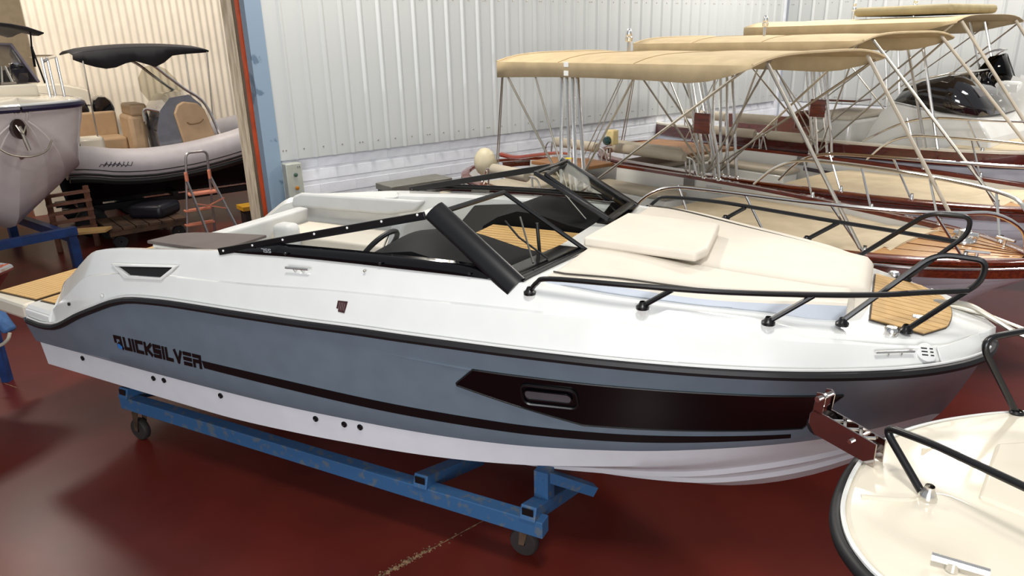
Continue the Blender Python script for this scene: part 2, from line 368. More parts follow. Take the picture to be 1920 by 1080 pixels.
# deck moulding: strake -> knuckle -> deck edge -> coaming or side deck -> cockpit or foredeck
def deck_row(x, s):
    yr, zr = hb_rub(x), hz_rub(x); yd, zd = min(hb_dk(x), .86*yr), hz_dk(x); yk, zk = min(hb_kn(x), .95*yr), hz_kn(x)
    if x < .34: zd = 1.335; zk = 1.30; yk = yr-.02; yd = yr-.05
    zk = min(zk, zd-.02)
    e = .03
    r = [(yr, zr), (yr-.012, zr+.012), (yk+.008, zk-.012), (yk+.002, zk), (yk-.016, zk+.007), (yd+.02, zd-.025), (yd, zd)]
    if x < 4.55:
        fl = 1.33 if x >= .34 else 1.335
        yi = yd-.16
        if x < .34: r += [(yd-.05, zd), (yd*.6, zd), (yd*.3, zd), (0, zd)]
        elif x < 2.35: r += [(yd-.045, zd-.004), (yd-.09, max(fl+.02, zd-.05)), (yd-.13, fl), (0, fl)]
        else: r += [(yi+.02, zd+.005), (yi, zd-.02), (yi-.04, fl), (0, fl)]
    else:
        cr = min(.04, yd*.06)*min(1, max(0, (x-4.75)/.5))
        r += [(yd*.9, zd+.004), (yd*.62, zd+cr*.5), (yd*.3, zd+cr*.85), (0, zd+cr)]
    return [(x, s*y, z) for y, z in r]
DX = sorted(set([-.05, .1, .2, .33, .345, .40, .46, .53, .6, .68, .76, .83, .9, .97]+[x for x in XS if x > 1]+[4.549, 4.551]))
m = MB()
for s in (-1, 1): m.grid([deck_row(x, s) for x in DX], flip=(s < 0))
m.build('deck_moulding', gel, boat, ang=28)
# bathing platform with laid teak
plat = MB().prism([(-.70, -1.12, 1.18), (-.08, -1.17, 1.18), (-.08, 1.17, 1.18), (-.70, 1.12, 1.18)], (0, 0, .15)).build('swim_platform', gel2, boat, smooth=False, bevel=.03)
MB().box((-.37, 0, 1.333), (.56, 2.12, .012)).build('teak_base', caulk, plat, smooth=False)
MB().box((.13, 0, 1.337), (.30, 2.12, .012)).build('teak_base', caulk, plat, smooth=False)
def planks(parent, x0, x1, y0, y1, z, n, along='y'):
    f = None
    for i in range(n):
        if along == 'y':
            w = (x1-x0)/n; c = (x0+w*(i+.5), (y0+y1)/2, z); d = (w-.008, y1-y0, .012)
        else:
            w = (y1-y0)/n; c = ((x0+x1)/2, y0+w*(i+.5), z); d = (x1-x0, w-.008, .012)
        if f is None: f = MB().box((0, 0, 0), d).build('plank', teak, parent, smooth=False); o = f
        else: o = f.copy(); COL.objects.link(o); o.parent = parent
        o.location = c
planks(plat, -.645, -.095, -1.05, 1.05, 1.340, 9); planks(plat, -.015, .275, -1.05, 1.05, 1.344, 5)
# ---- markings on the grey topside
def skin(x, z, off=.004, s=-1):
    zp, zr = hz_paint(x), hz_rub(x); f = (z-zp)/(zr-zp); b = 0
    if 0 < f < 1:
        b = .022*min(1, hb_paint(x)/.3)*(f/.1 if f < .1 else 1-(f-.1)/.9)-.035*math.sin(PI*f)*min(1, max(0, (x-4.6)/1.5))*min(1, hb_rub(x)/.3)
    return Vector((x, s*(side_y(x, z)+b+off), z))
def strip(xs, zt, zb, off, rows=3, s=-1):
    m = MB(); f = pchip(*zip(*zt)); g = pchip(*zip(*zb))
    m.grid([[skin(x, g(x)+(f(x)-g(x))*k/rows, off, s) for x in xs] for k in range(rows+1)], flip=True); return m
ST = [(2.13, 1.240), (2.78, 1.245), (3.63, 1.240), (4.29, 1.243), (5.02, 1.247), (5.47, 1.258), (5.81, 1.268), (6.094, 1.278)]
SB = [(2.117, 1.175), (2.75, 1.172), (3.61, 1.165), (4.28, 1.169), (5.01, 1.183), (5.47, 1.203), (5.81, 1.224), (6.066, 1.245)]
for s in (-1, 1): strip([2.12+.1*i for i in range(40)]+[6.08], ST, SB, .003, 2, s).build('hull_stripe', blackv, boat)
# hull window: black glazed panel with an opening port
WT = [(4.285, 1.50), (4.41, 1.618), (4.73, 1.620), (5.06, 1.617), (5.34, 1.617), (5.71, 1.613), (5.96, 1.606), (6.312, 1.603)]
WB = [(4.285, 1.482), (4.64, 1.395), (5.008, 1.300), (5.31, 1.305), (5.59, 1.309), (5.86, 1.315), (6.133, 1.326), (6.312, 1.598)]
def lerpf(T): return lambda x: next((a[1]+(b[1]-a[1])*(x-a[0])/(b[0]-a[0]) for a, b in zip(T, T[1:]) if a[0] <= x <= b[0]), T[-1][1])
wx = sorted(set([4.285, 4.41, 5.008, 6.133, 6.312]+[4.3+.05*i for i in range(41)]))
wt, wb = lerpf(WT), lerpf(WB)
for s in (-1, 1):
    m = MB(); rows = [[skin(x, wb(x)+(wt(x)-wb(x))*k/6, .006, s) for x in wx] for k in range(7)]
    m.grid(rows, flip=True)
    edge = rows[0]+[r[-1] for r in rows[1:]]+rows[-1][::-1][1:]+[r[0] for r in rows[::-1][1:-1]]
    win = m.build('hull_window', blackg, boat)
    MB().tube(edge, .006, 6, closed=True).build('window_gasket', blackr, win)
    def rrect(x0, x1, z0, z1, r, off, n=5):
        out = []
        for cx, cz, a0 in ((x1-r, z1-r, 0), (x0+r, z1-r, 90), (x0+r, z0+r, 180), (x1-r, z0+r, 270)):
            for k in range(n+1):
                a = math.radians(a0+90*k/n); out.append(skin(cx+r*math.cos(a), cz+r*math.sin(a), off, s))
        return out
    MB().tube(rrect(4.69, 5.00, 1.425, 1.565, .04, .012), .009, 6, closed=True).build('port_frame', blackp, win)
    MB().fan(rrect(4.705, 4.972, 1.465, 1.53, .03, .016)).build('port_glass', mat('grey_port_glass', (78, 78, 82), .1, coat=1), win, smooth=False)
    MB().tube(rrect(4.705, 4.972, 1.465, 1.53, .03, .016), .005, 6, closed=True).build('port_trim', blackg, win)
for s in (-1, 1): MB().tube([skin(3.80+.06*k, 1.632-.0015*k, .0, s) for k in range(11)], [.001+.0006*k for k in range(11)], 6).build('hull_crease', greyhull, boat)
# ---- lettering: heavy squared capitals, drawn as strokes
GL = {
 'Q': [[(0, .55), (0, 1), (.9, 1), (.9, .15)], [(.35, .15), (.9, .15)], [(.55, .35), (1.0, -.05)]], 'U': [[(0, 1), (0, 0), (.9, 0), (.9, 1)]], 'I': [[(0, 0), (0, 1)]],
 'C': [[(.9, 1), (0, 1), (0, 0), (.9, 0)]], 'K': [[(0, 0), (0, 1)], [(.9, 1), (.25, .5), (.9, 0)]],
 'S': [[(.9, 1), (0, 1), (0, .56), (.9, .56)], [(.9, .44), (.9, 0), (0, 0)], [(0, .44), (.9, .44)]], 'L': [[(0, 1), (0, 0), (.8, 0)]], 'V': [[(0, 1), (.45, 0), (.9, 1)]],
 'E': [[(0, 1), (.9, 1)], [(0, .5), (.9, .5)], [(0, 0), (.9, 0)]], 'R': [[(0, 0), (0, .45)], [(0, 1), (.9, 1), (.9, .5), (0, .5)], [(.9, .5), (.9, 0)]],
 '7': [[(0, 1), (.8, 1), (.8, 0)]], '5': [[(.8, 1), (0, 1), (0, .5), (.8, .5), (.8, 0), (0, 0)]]}
def strokes(word, w=.24):
    x = 0; quads = []
    for ch in word:
        g = GL[ch]; wid = max(p[0] for st in g for p in st)
        for st in g:
            for a, b in zip(st, st[1:]):
                a, b = Vector(a), Vector(b); d = (b-a).normalized(); n = Vector((-d.y, d.x))*w/2
                a2 = a-d*w/2; b2 = b+d*w/2
                quads.append([(x+p.x, p.y) for p in (a2-n, b2-n, b2+n, a2+n)])
        x += wid+.24+w*.75
    return quads, x-.24
q, wd = strokes('QUICKSILVER', .36)
for s in (-1, 1):
    m = MB()
    for k, quad in enumerate(q):
        P = []
        for a, b in quad:
            t = a/wd if s < 0 else 1-a/wd; x0 = 1.135+(2.105-1.135)*t; z0 = 1.172+b*.094+.004*t
            P.append(skin(x0+(.028*b if s < 0 else -.028*b), z0, .004+.0002*(k % 4), s))
        m.fan(P)
    m.build('maker_lettering', blackv, boat, smooth=False)
    m = MB(); x0 = 1.15 if s < 0 else 2.06
    m.fan([skin(x0+a*s*-1*.06+.0, 1.157+b*.05, .005, s) for a, b in ((0, 0), (.3, -.1), (.75, 0), (.95, .5), (.6, .95), (.1, .8))]); m.build('blue_logo_dot', mat('logo_blue', (48, 116, 190), .3), boat, smooth=False)
# skin fittings through the bottom
ff = None
for x, z in ((.491, .912), (1.404, .915), (1.533, .925), (2.163, .930), (3.076, .945), (3.32, .955), (3.451, .962)):
    if ff is None:
        ff = MB().lathe([(.022, 0), (.022, .008), (.016, .010), (.013, .004), (0, .002)], (0, 0, 0), (0, -1, 0), 12).build('skin_fitting', mat('dark_brass', (36, 32, 34), .3, metal=.6), boat); o = ff
    else: o = ff.copy(); COL.objects.link(o); o.parent = boat
    o.location = skin(x, z, .001)
# ---- air gill in the quarter
for s in (-1, 1):
    out = [(1.27, 1.868), (2.02, 1.945), (1.90, 1.838), (1.47, 1.792)]; inn = [(1.36, 1.862), (1.99, 1.933), (1.886, 1.856), (1.53, 1.822)]
    m = MB(); a = [skin(x, z, .02, s) for x, z in out]; b = [skin(x, z, .026, s) for x, z in inn]; c = [skin(x, z, -.01, s) for x, z in out]
    m.grid([c+[c[0]], a+[a[0]], b+[b[0]], [skin(x, z, .004, s) for x, z in inn+[inn[0]]]]); fr = m.build('gill_frame', gel, boat, bevel=.006)
    MB().fan([skin(x, z, .006, s) for x, z in inn]).build('gill_grille', mat('matt_black_mesh', (10, 10, 12), .7), fr, smooth=False)
# ---- small fittings on the topside
def cleat(p, q, r=.008, parent=boat, lift=.035):
    p, q = Vector(p), Vector(q); d = q-p; m = MB(); u = Vector((0, -.5, .8))*lift
    m.tube([p+u, q+u], r, 8)
    for t in (.33, .67): m.tube([p+d*t, p+d*t+u], r*.9, 8)
    return m.build('cleat', chrome, parent)
for s in (-1, 1):
    cleat(skin(3.05, 2.03, 0, s), skin(3.24, 2.04, 0, s)); cleat(skin(6.43, 1.866, 0, s), skin(6.60, 1.862, 0, s))
m = MB(); P = [(3.49, 1.914), (3.567, 1.918), (3.549, 1.847), (3.500, 1.849), (3.498, 1.866), (3.484, 1.867)]
lab = MB().fan([skin(x, z, .003) for x, z in P]).build('information_sticker', mat('dark_print', (40, 26, 28), .4, rgb2=(70, 40, 40), scale=60), boat, smooth=False)
m = MB()
for k in range(4): m.bar(skin(3.506+.013*k, 1.905, .004), skin(3.502+.013*k, 1.862, .004), .002, .001)
m.build('sticker_print', mat('pale_print', (170, 140, 140), .5), lab, smooth=False)
m = MB()
for (x, z) in ((6.656, 1.866),):
    m.lathe([(.05, 0), (.05, .006), (.042, .010), (0, .011)], skin(x, z, 0), (.35, -.6, .7), 20)
ventp = m.build('round_vent', gel, boat)
m = MB(); c = skin(6.656, 1.866, 0)+Vector((.35, -.6, .7)).normalized()*.012; R = Vector((.35, -.6, .7)).to_track_quat('Z', 'X').to_matrix(); e1 = Vector((1, .45, -.1)).normalized(); nn = Vector((.35, -.6, .7)).normalized(); e2 = nn.cross(e1).normalized(); e1 = e2.cross(nn)
for a, b, w in ((-.014, .018, .03), (-.014, 0, .03), (-.014, -.018, .03), (.022, .018, .016), (.022, 0, .016), (.022, -.018, .016)):
    p = c+e1*a+e2*b; m.bar(p-e1*w/2, p+e1*w/2, .006, .002, nn)
m.build('vent_slots', blackp, ventp, smooth=False)
for x, z, mm, r in ((.68, 1.47, blackr, .014), (1.18, 1.62, gel, .016), (3.647, 2.097, dullst, .008)):
    MB().lathe([(r, 0), (r, .008), (r*.5, .012), (0, .012)], skin(x, z, 0), (0, -1, .1), 12).build('deck_plug', mm, boat)
for s in (-1, 1):
    m = MB(); m.lathe([(.032, 0), (.034, .03), (.025, .042), (0, .045)], (6.49, s*.50, 1.925), (0, 0, 1), 14); m.build('pop_up_cleat', chrome, boat)
for s in (-1, 1):
    m = MB(); m.grid([[skin(6.70+.20*f+.03*(1-g), hz_rub(6.8)+.03+(hz_dk(6.8)-hz_rub(6.8)-.035)*g, .012, s) for f in (0, .2, .4, .6, .8, 1)] for g in (0, .5, 1)]); m.build('bow_flank_pad', gel, boat, solid=.012, bevel=.004)
# bow eye and anchor arm
MB().tube(fillet([(6.42, -.18, 1.13), (6.45, -.25, 1.14), (6.47, -.20, 1.16)], .03), .008, 6).build('bow_eye', chrome, boat)
m = MB(); m.tube(path([(6.70, .10, 1.93), (6.85, .06, 1.95), (6.98, .03, 1.90), (7.14, 0, 1.83), (7.4, 0, 1.80)], 5), .016, 8); m.tube([(6.70, .10, 1.93), (6.98, 0.08, 1.89), (7.3, .05, 1.80)], .012, 8)
m.build('anchor_arm', dullst, boat)
MB().lathe([(.07, 0), (.07, .008), (.05, .012), (0, .012)], (6.70, .10, 1.922), (0, 0, 1), 18).build('windlass_plate', dullst, boat)
# ---- bow teak
def bz_deck(x): return hz_dk(x)+.035
def deck_z(x, y):
    yd = min(hb_dk(x), .86*hb_rub(x)); cr = min(.04, yd*.06); return hz_dk(x)+cr*max(0, 1-(abs(y)/yd)**1.6)
def half(y): y = abs(y); return 6.785-.03*(y/.25)**2 if y < .25 else 6.755-(y-.25)/.17*.115
def patch(y0, y1, off, th, mtl, nm, par, inset=0):
    m = MB(); n_ = 6; rows = []
    for y in (y0, (y0+y1)/2, y1): rows.append([(6.385+inset+(half(y)-inset-6.385-inset)*k/n_, y, deck_z(6.385+(half(y)-6.385)*k/n_, y)+off) for k in range(n_+1)])
    m.grid(rows); lo = [[(p[0], p[1], p[2]-th) for p in r] for r in rows]
    ed = rows[0]+[r[-1] for r in rows[1:]]+rows[-1][::-1][1:]+[r[0] for r in rows[::-1][1:]]; el = [(p[0], p[1], p[2]-th) for p in ed]
    m.grid([ed, el]); return m.build(nm, mtl, par, smooth=False)
base = MB(); rows = [[(6.38+(half(y)-6.38)*k/8, y, deck_z(6.38+(half(y)-6.38)*k/8, y)+.005) for k in range(9)] for y in [-.42+.84*i/16 for i in range(17)]]
base.grid(rows); base = base.build('bow_teak_pad', caulk, boat, smooth=False, solid=.006)
n = 14
for i in range(n):
    y = -.415+.83*(i+.5)/n; patch(y-.0265, y+.0265, .014, .008, teak, 'plank', base, .004)
MB().box((6.62, -.24, deck_z(6.62, -.24)+.018), (.07, .045, .012)).build('locker_latch', chrome, base, bevel=.004)
# ---- sun pad
wtop = pchip([4.76, 4.82, 5.2, 5.65, 6.0, 6.37], [.88, .90, .81, .68, .53, .35]); ztop = pchip([4.76, 4.9, 5.65, 6.37], [2.165, 2.165, 2.105, 2.068])
wbot = pchip([4.76, 5.1, 5.55, 5.9, 6.2, 6.37], [.96, .92, .82, .69, .53, .42])
def pad(name, y0f, y1f, mt, x0=4.77, x1=6.37, crown=.02):
    m = MB(); rows = []
    xs = [x0, x0+.012, x0+.04]+[x0+.08+(x1-x0-.16)*i/14 for i in range(15)]+[x1-.04, x1-.012, x1]
    for x in xs:
        e = min(1, (x-x0)/.04, (x1-x)/.04); e = 1-(1-max(0, e))**2
        a, b = y0f(x), y1f(x); zt = ztop(x); zb = hz_dk(x)-.01; row = []
        for f in (0, .012, .05, .2, .4, .6, .8, .95, .988, 1):
            y = a+(b-a)*f; ee = min(1, f/.05, (1-f)/.05); h = (1-(1-ee)**2)
            row.append((x, y, zt-.03+(.03*h)*e+crown*(1-(y/1.0)**2)*e))
        rows.append([(x, a, zb)]+row+[(x, b, zb)])
    m.grid(rows); m.fan(rows[0]); m.fan(rows[-1], True)
    return m.build(name, mt, boat, ang=50)
pad('sun_cushion', lambda x: -wtop(x), lambda x: -.36*min(1, wtop(x)/.45), vinyl, 4.77, 6.30)
pad('sun_cushion', lambda x: -.355*min(1, wtop(x)/.45), lambda x: wtop(x), vinyl)
for s in (-1, 1):
    m = MB(); rows = []; rg = []
    for i in range(18):
        x = 4.77+1.50*i/17; zs = min(ztop(x)-.014, hz_dk(x)+.095); wb = max(wbot(x), wtop(x)+.03)
        rows.append([(x, s*(wtop(x)-.01), ztop(x)-.004), (x, s*(wtop(x)+.012), ztop(x)-.010), (x, s*(wb-.012), zs+.006), (x, s*wb, zs-.006)])
        rg.append([(x, s*wb, zs-.006), (x, s*(wb+.012), zs-.035), (x, s*(wb+.012), hz_dk(x)+.012), (x, s*(wb-.01), hz_dk(x)-.01)])
    m.grid(rows, flip=s > 0); m.build('cushion_shoulder', vinyl, boat)
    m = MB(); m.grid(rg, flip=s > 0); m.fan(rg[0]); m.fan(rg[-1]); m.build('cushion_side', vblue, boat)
    MB().tube([(4.78+1.5*i/20, s*(wtop(4.78+1.5*i/20)+.002), ztop(4.78+1.5*i/20)-.002) for i in range(21)], .005, 5).build('piping', mat('dark_piping', (70, 66, 60), .6), boat)
m = MB(); m.prism([(4.76, -.40, 2.175), (5.46, -.43, 2.165), (5.50, -.30, 2.165), (5.44, .30, 2.165), (4.80, .33, 2.175)], (0, 0, .062)); m.build('headrest_pad', vinyl, boat, bevel=.018, seg=3)
m = MB(); m.prism([(4.72, -.02, 2.12), (4.80, -.02, 2.12), (4.80, .05, 2.12), (4.72, .05, 2.12)], (0, 0, .03)); m.build('pad_tab', vinyl, boat)
# ---- bow rails, black
for s in (-1, 1):
    def Y(pts): return [(x, -s*y if s > 0 else y, z) for x, y, z in pts]
    rail = path(Y([(4.722, -1.08, 2.095), (4.775, -1.095, 2.16), (4.86, -1.105, 2.195), (5.274, -1.053, 2.199), (5.678, -.95, 2.188), (6.064, -.814, 2.183), (6.388, -.685, 2.185), (6.616, -.565, 2.192), (6.788, -.48, 2.197)]), 5)
    r = MB().tube(rail, .0145, 8).build('bow_rail', blackp, boat)
    loop = fillet(Y([(6.556, -.45, 1.94), (6.835, -.47, 2.245), (6.84, -.47, 2.352), (6.625, -.47, 2.362), (6.262, -.60, 2.00)]), .075, 6)
    MB().tube(loop, .0145, 8).build('bow_rail_loop', blackp, r)
    for a, b in (((5.337, -1.02, 2.085), (5.479, -.996, 2.185)), ((5.933, -.84, 2.03), (6.123, -.791, 2.178))):
        MB().tube(Y([a, b]), .0145, 8).build('stanchion', blackp, r)
    for x, y, z in Y([(4.722, -1.08, 2.092), (5.337, -1.02, 2.08), (5.933, -.84, 2.025), (6.262, -.60, 1.985), (6.556, -.45, 1.94)]):
        MB().lathe([(.034, -.01), (.034, .004), (.022, .014), (.015, .03)], (x, y, z), (0, 0, 1), 12).build('rail_foot', blackp, r)
        if x < 6.2: MB().lathe([(.034, 0), (.030, -.03), (.0, -.075)], (x, y+(-.008 if y > 0 else .008), z), (0, 0, 1), 12).build('rail_boss', gel, r)
# ---- windscreen
for s in (-1, 1):
    Pa, Pt, Pb = Vector((2.40, 1.122, 2.075)), Vector((3.95, .90, 2.425)), Vector((4.50, 1.04, 2.13))
    def top(x):
        if x <= Pt.x: t = (x-Pa.x)/(Pt.x-Pa.x); return Pa.lerp(Pt, t)
        t = (x-Pt.x)/(Pb.x-Pt.x); return Pt.lerp(Pb, t)
    def bot(x): return Vector((x, min(hb_dk(x), 1.125)-.012, hz_dk(x)+.002))
    def V(v): return Vector((v.x, s*v.y, v.z))
    xs = [2.40+2.1*i/42 for i in range(43)]
    def fr(x): h = (top(x)-bot(x)).length; return min(1, .085/max(h, .086)) if x > 2.95 else (1 if x < 2.86 else 1-(x-2.86)/.09*(1-.085/max(h, .086)))
    m = MB(); m.grid([[V(bot(x)+Vector((0, .002, 0))) for x in xs], [V(bot(x).lerp(top(x), fr(x))+Vector((0, .002, 0))) for x in xs]], flip=s < 0)
    wing = m.build('side_screen_base', blackg, boat, ang=60, solid=.008)
    m = MB(); xs2 = [x for x in xs if x > 2.87]
    m.grid([[V(bot(x).lerp(top(x), fr(x))) for x in xs2], [V(top(x)) for x in xs2]], flip=s < 0); m.build('side_screen_glass', gl_tint if s < 0 else gl_clear, wing)
    MB().bar(V(Pa+Vector((0, .006, .0))), V(Pt+Vector((0, .004, -.012))), .018, .05).build('side_screen_rail', blackp, wing, bevel=.004)
    for k in range(7):
        c = V(Pa.lerp(Pt, .03+.157*k)+Vector((0, .016, .002))); MB().lathe([(.008, 0), (.008, .004), (.004, .007), (0, .007)], c, (0, s, .1), 8).build('canopy_stud', gel, wing)
    for x in (3.0, 3.75, 4.35): MB().lathe([(.010, 0), (.009, .01), (0, .012)], V(bot(x)+Vector((0, .006, .02))), (0, s, 0), 8).build('screen_bolt', blackr, wing)
    # pillar: wide rounded bar
    a, b = Vector((4.03, .925, 2.455)), Vector((4.625, 1.048, 2.10)); m = MB(); d = (b-a).normalized(); nrm = Vector((.35, .75, .55)); nrm = (nrm-d*nrm.dot(d)).normalized(); sd = d.cross(nrm)
    rows = []
    for k in range(8):
        p = a.lerp(b, k/7); rows.append([V(p+sd*(.070*math.cos(q))+nrm*(.034*math.sin(q))) for q in [2*PI*i/14 for i in range(14)]])
    m.grid(rows, cu=True); m.fan(rows[0]); m.fan(rows[-1]); m.build('screen_pillar', blackp, wing, ang=50)
    # front screen half
    yin = .30 if s < 0 else .36
    A, B, Cc, E_ = Vector((4.10, .90, 2.455)), Vector((4.165, yin, 2.452)), Vector((4.752, yin, 2.118)), Vector((4.64, .98, 2.12))
    front = MB(); front.tube([V(A), V(B)], .017, 8).tube([V(B), V(Cc)], .015, 8).tube([V(E_), V(Cc)], .012, 8)
    fo = front.build('front_screen_frame', blackp, wing)
    MB().fan([V(A), V(B), V(Cc), V(E_)]).build('front_screen_glass', gl_clear, fo, smooth=False)
    m = MB(); L0, L1 = Vector((4.44, 1.02, 2.136)), Vector((4.56, yin, 2.136)); L2, L3 = Vector((4.745, yin, 2.136)), Vector((4.66, 1.03, 2.136))
    m.prism([V(L0)+Vector((0, 0, -.012)), V(L1)+Vector((0, 0, -.012)), V(L2)+Vector((0, 0, -.012)), V(L3)+Vector((0, 0, -.012))], (0, 0, .014)); m.build('screen_ledge', blackg, fo, smooth=False)
    if s > 0:                                                    # walk-through door of the screen folded onto the port half
        F = [Vector((4.09, .33, 2.47)), Vector((4.13, .82, 2.485)), Vector((4.64, .90, 2.17)), Vector((4.66, .34, 2.17))]
        m = MB(); m.bar(F[0], F[3], .05, .03, (0, .2, 1)); m.bar(F[0], F[1], .03, .02); m.bar(F[3], F[2], .05, .03); m.bar(F[1], F[2], .03, .02)
        dr = m.build('walk_through_door', blackp, wing, bevel=.005)
        MB().fan(F).build('door_glass', gl_clear, dr, smooth=False)
        MB().box((4.13, .86, 2.497), (.045, .03, .006)).build('yellow_tag', mat('yellow_sticker', (226, 206, 30), .5), dr)
        MB().tube([(4.16, .5, 2.38), (4.40, .55, 2.10)], .009, 6).build('gas_strut', blackp, dr)
# wiper and inner bracket behind the starboard pane
m = MB(); m.tube([(4.62, -.62, 2.145), (4.42, -.60, 2.25), (4.30, -.55, 2.33)], .007, 6).tube([(4.60, -.78, 2.16), (4.34, -.42, 2.33)], .006, 6); m.build('screen_wiper', blackr, boat)
MB().tube([(4.42, -.34, 2.28), (4.44, -.34, 2.03)], .012, 8).build('screen_stay', blackp, boat)
# "755" on the screen
q7, w7 = strokes('755', .2); m = MB()
for quad in q7: m.fan([Vector((2.80+a/w7*.085, -(1.128), 2.118+b*.022+a/w7*.004)) for a, b in quad])
m.build('model_number', mat('silver_print', (180, 184, 190), .4), boat, smooth=False)
# ---- cockpit
MB().prism([(3.42, -.95, 1.33), (4.46, -.95, 1.33), (4.46, -.33, 1.33), (3.42, -.33, 1.33)], (0, 0, .68)).build('helm_console', gel, boat, smooth=False, bevel=.02)
m = MB(); rows = []
for i in range(9):
    y = -.93+.60*i/8; e = math.sin(PI*min(1, max(0, (i+.6)/9.2)))**.5
    rows.append([(3.38, y, 2.0), (3.42, y, 2.03+.06*e), (3.62, y, 2.11+.09*e), (3.85, y, 2.14+.10*e), (4.05, y, 2.13+.05*e), (4.30, y, 2.10), (4.50, y, 2.08), (4.50, y, 1.95), (3.40, y, 1.95)])
m.grid(rows); m.fan(rows[0]); m.fan(rows[-1]); dash = m.build('helm_dashboard', mat('black_soft_trim', (11, 11, 14), .6, var=.1, spec=.15), boat, ang=50)
wh = MB(); c = Vector((3.26, -.50, 2.02)); ax = Vector((-.75, 0, .62)).normalized(); e1 = Vector((0, 1, 0)); e2 = ax.cross(e1)
wh.tube([c+(e1*math.cos(2*PI*k/28)+e2*math.sin(2*PI*k/28))*.175 for k in range(28)], .019, 8, closed=True)
wo = wh.build('steering_wheel', blackr, boat)
m = MB()
for a in (.5, 2.6, 4.7): m.tube([c-ax*.03, c+(e1*math.cos(a)+e2*math.sin(a))*.165], .008, 6)
m.tube([c-ax*.02, c-ax*.2], .03, 10); m.build('wheel_spokes', chrome, wo)
MB().prism([(3.72, .40, 1.33), (4.46, .40, 1.33), (4.46, .96, 1.33), (3.72, .96, 1.33)], (0, 0, .66)).build('port_console', gel, boat, smooth=False, bevel=.02)
m = MB(); rows = []
for i in range(9):
    y = .36+.62*i/8; e = math.sin(PI*min(1, max(0, (i+.6)/9.2)))**.5
    rows.append([(3.60, y, 1.95), (3.62, y, 2.02), (3.75, y, 2.08+.05*e), (3.92, y, 2.13+.07*e), (4.10, y, 2.13+.05*e), (4.35, y, 2.09), (4.52, y, 2.07), (4.52, y, 1.95)])
m.grid(rows); m.fan(rows[0]); m.fan(rows[-1]); m.build('port_dashboard', MATS['black_soft_trim'], boat, ang=50)
m = MB(); m.prism([(3.15, .62, 1.80), (3.70, .55, 1.86), (3.75, .90, 2.05), (3.2, .96, 1.99)], (0, 0, .05)); m.build('port_grab_panel', MATS['black_soft_trim'], boat, bevel=.02)
hatch = MB().box((4.17, .03, 1.68), (.92, .64, .70)).build('companionway_step', gel, boat, bevel=.02)
MB().box((4.17, .03, 2.036), (.90, .62, .012)).build('teak_base', caulk, hatch, smooth=False)
planks(hatch, 3.73, 4.61, -.27, .33, 2.045, 10, 'x')
# seats
def cushion(name, poly, vec, mt, bv=.03): return MB().prism(poly, vec).build(name, mt, boat, bevel=bv, seg=3)
cushion('bench_backrest', [(1.12, .96, 1.84), (2.30, .96, 1.86), (2.62, .93, 1.93), (2.72, .95, 2.03), (1.25, .98, 1.99), (1.14, .98, 1.95)], (0, -.09, .02), vgrey)
cushion('bench_base', [(1.25, .90, 1.33), (2.75, .90, 1.33), (2.75, .40, 1.33), (1.25, .40, 1.33)], (0, 0, .30), gel, .02)
cushion('bench_seat', [(1.30, .88, 1.63), (2.70, .88, 1.63), (2.70, .36, 1.63), (1.30, .36, 1.63)], (0, 0, .11), vinyl)
cushion('aft_backrest', [(1.18, -.30, 1.62), (1.32, -.30, 1.62), (1.32, .86, 1.62), (1.18, .86, 1.62)], (.06, 0, .26), vgrey)
cushion('aft_bolster', [(1.52, .18, 1.63), (1.74, .18, 1.63), (1.74, .36, 1.63), (1.52, .36, 1.63)], (0, 0, .25), vgrey, .06)
cushion('companion_backrest', [(2.72, .20, 1.66), (2.84, .20, 1.66), (2.84, .90, 1.66), (2.72, .90, 1.66)], (.14, 0, .36), vgrey)
cushion('companion_seat', [(2.80, .24, 1.60), (3.35, .24, 1.60), (3.35, .88, 1.60), (2.80, .88, 1.60)], (0, 0, .14), vinyl)
cushion('helm_seat', [(2.75, -.82, 1.55), (3.05, -.82, 1.55), (3.05, -.35, 1.55), (2.75, -.35, 1.55)], (0, 0, .22), vinyl)
cushion('aft_locker', [(1.44, -.935, 1.33), (2.10, -.925, 1.33), (2.10, -.47, 1.33), (1.70, -.57, 1.33), (1.47, -.68, 1.33)], (0, 0, .645), gel, .01)
m = MB(); m.prism([(1.40, -.945, 1.978), (1.43, -.70, 1.978), (1.53, -.62, 1.978), (1.70, -.555, 1.978), (2.15, -.455, 1.978), (2.14, -.935, 1.978)], (0, 0, .024)); m.build('aft_sun_pad', mat('taupe_vinyl', (86, 77, 75), .6), boat, bevel=.006)
MB().box((1.75, -.936, 1.945), (.56, .012, .010)).build('locker_groove', dullst, boat)
MB().lathe([(.055, 0), (.055, .008), (.045, .012), (0, .013)], (2.85, 1.045, hz_dk(2.85)-.002), (0, -.05, 1), 18).build('speaker', mat('beige_mesh', (168, 160, 142), .7), boat)
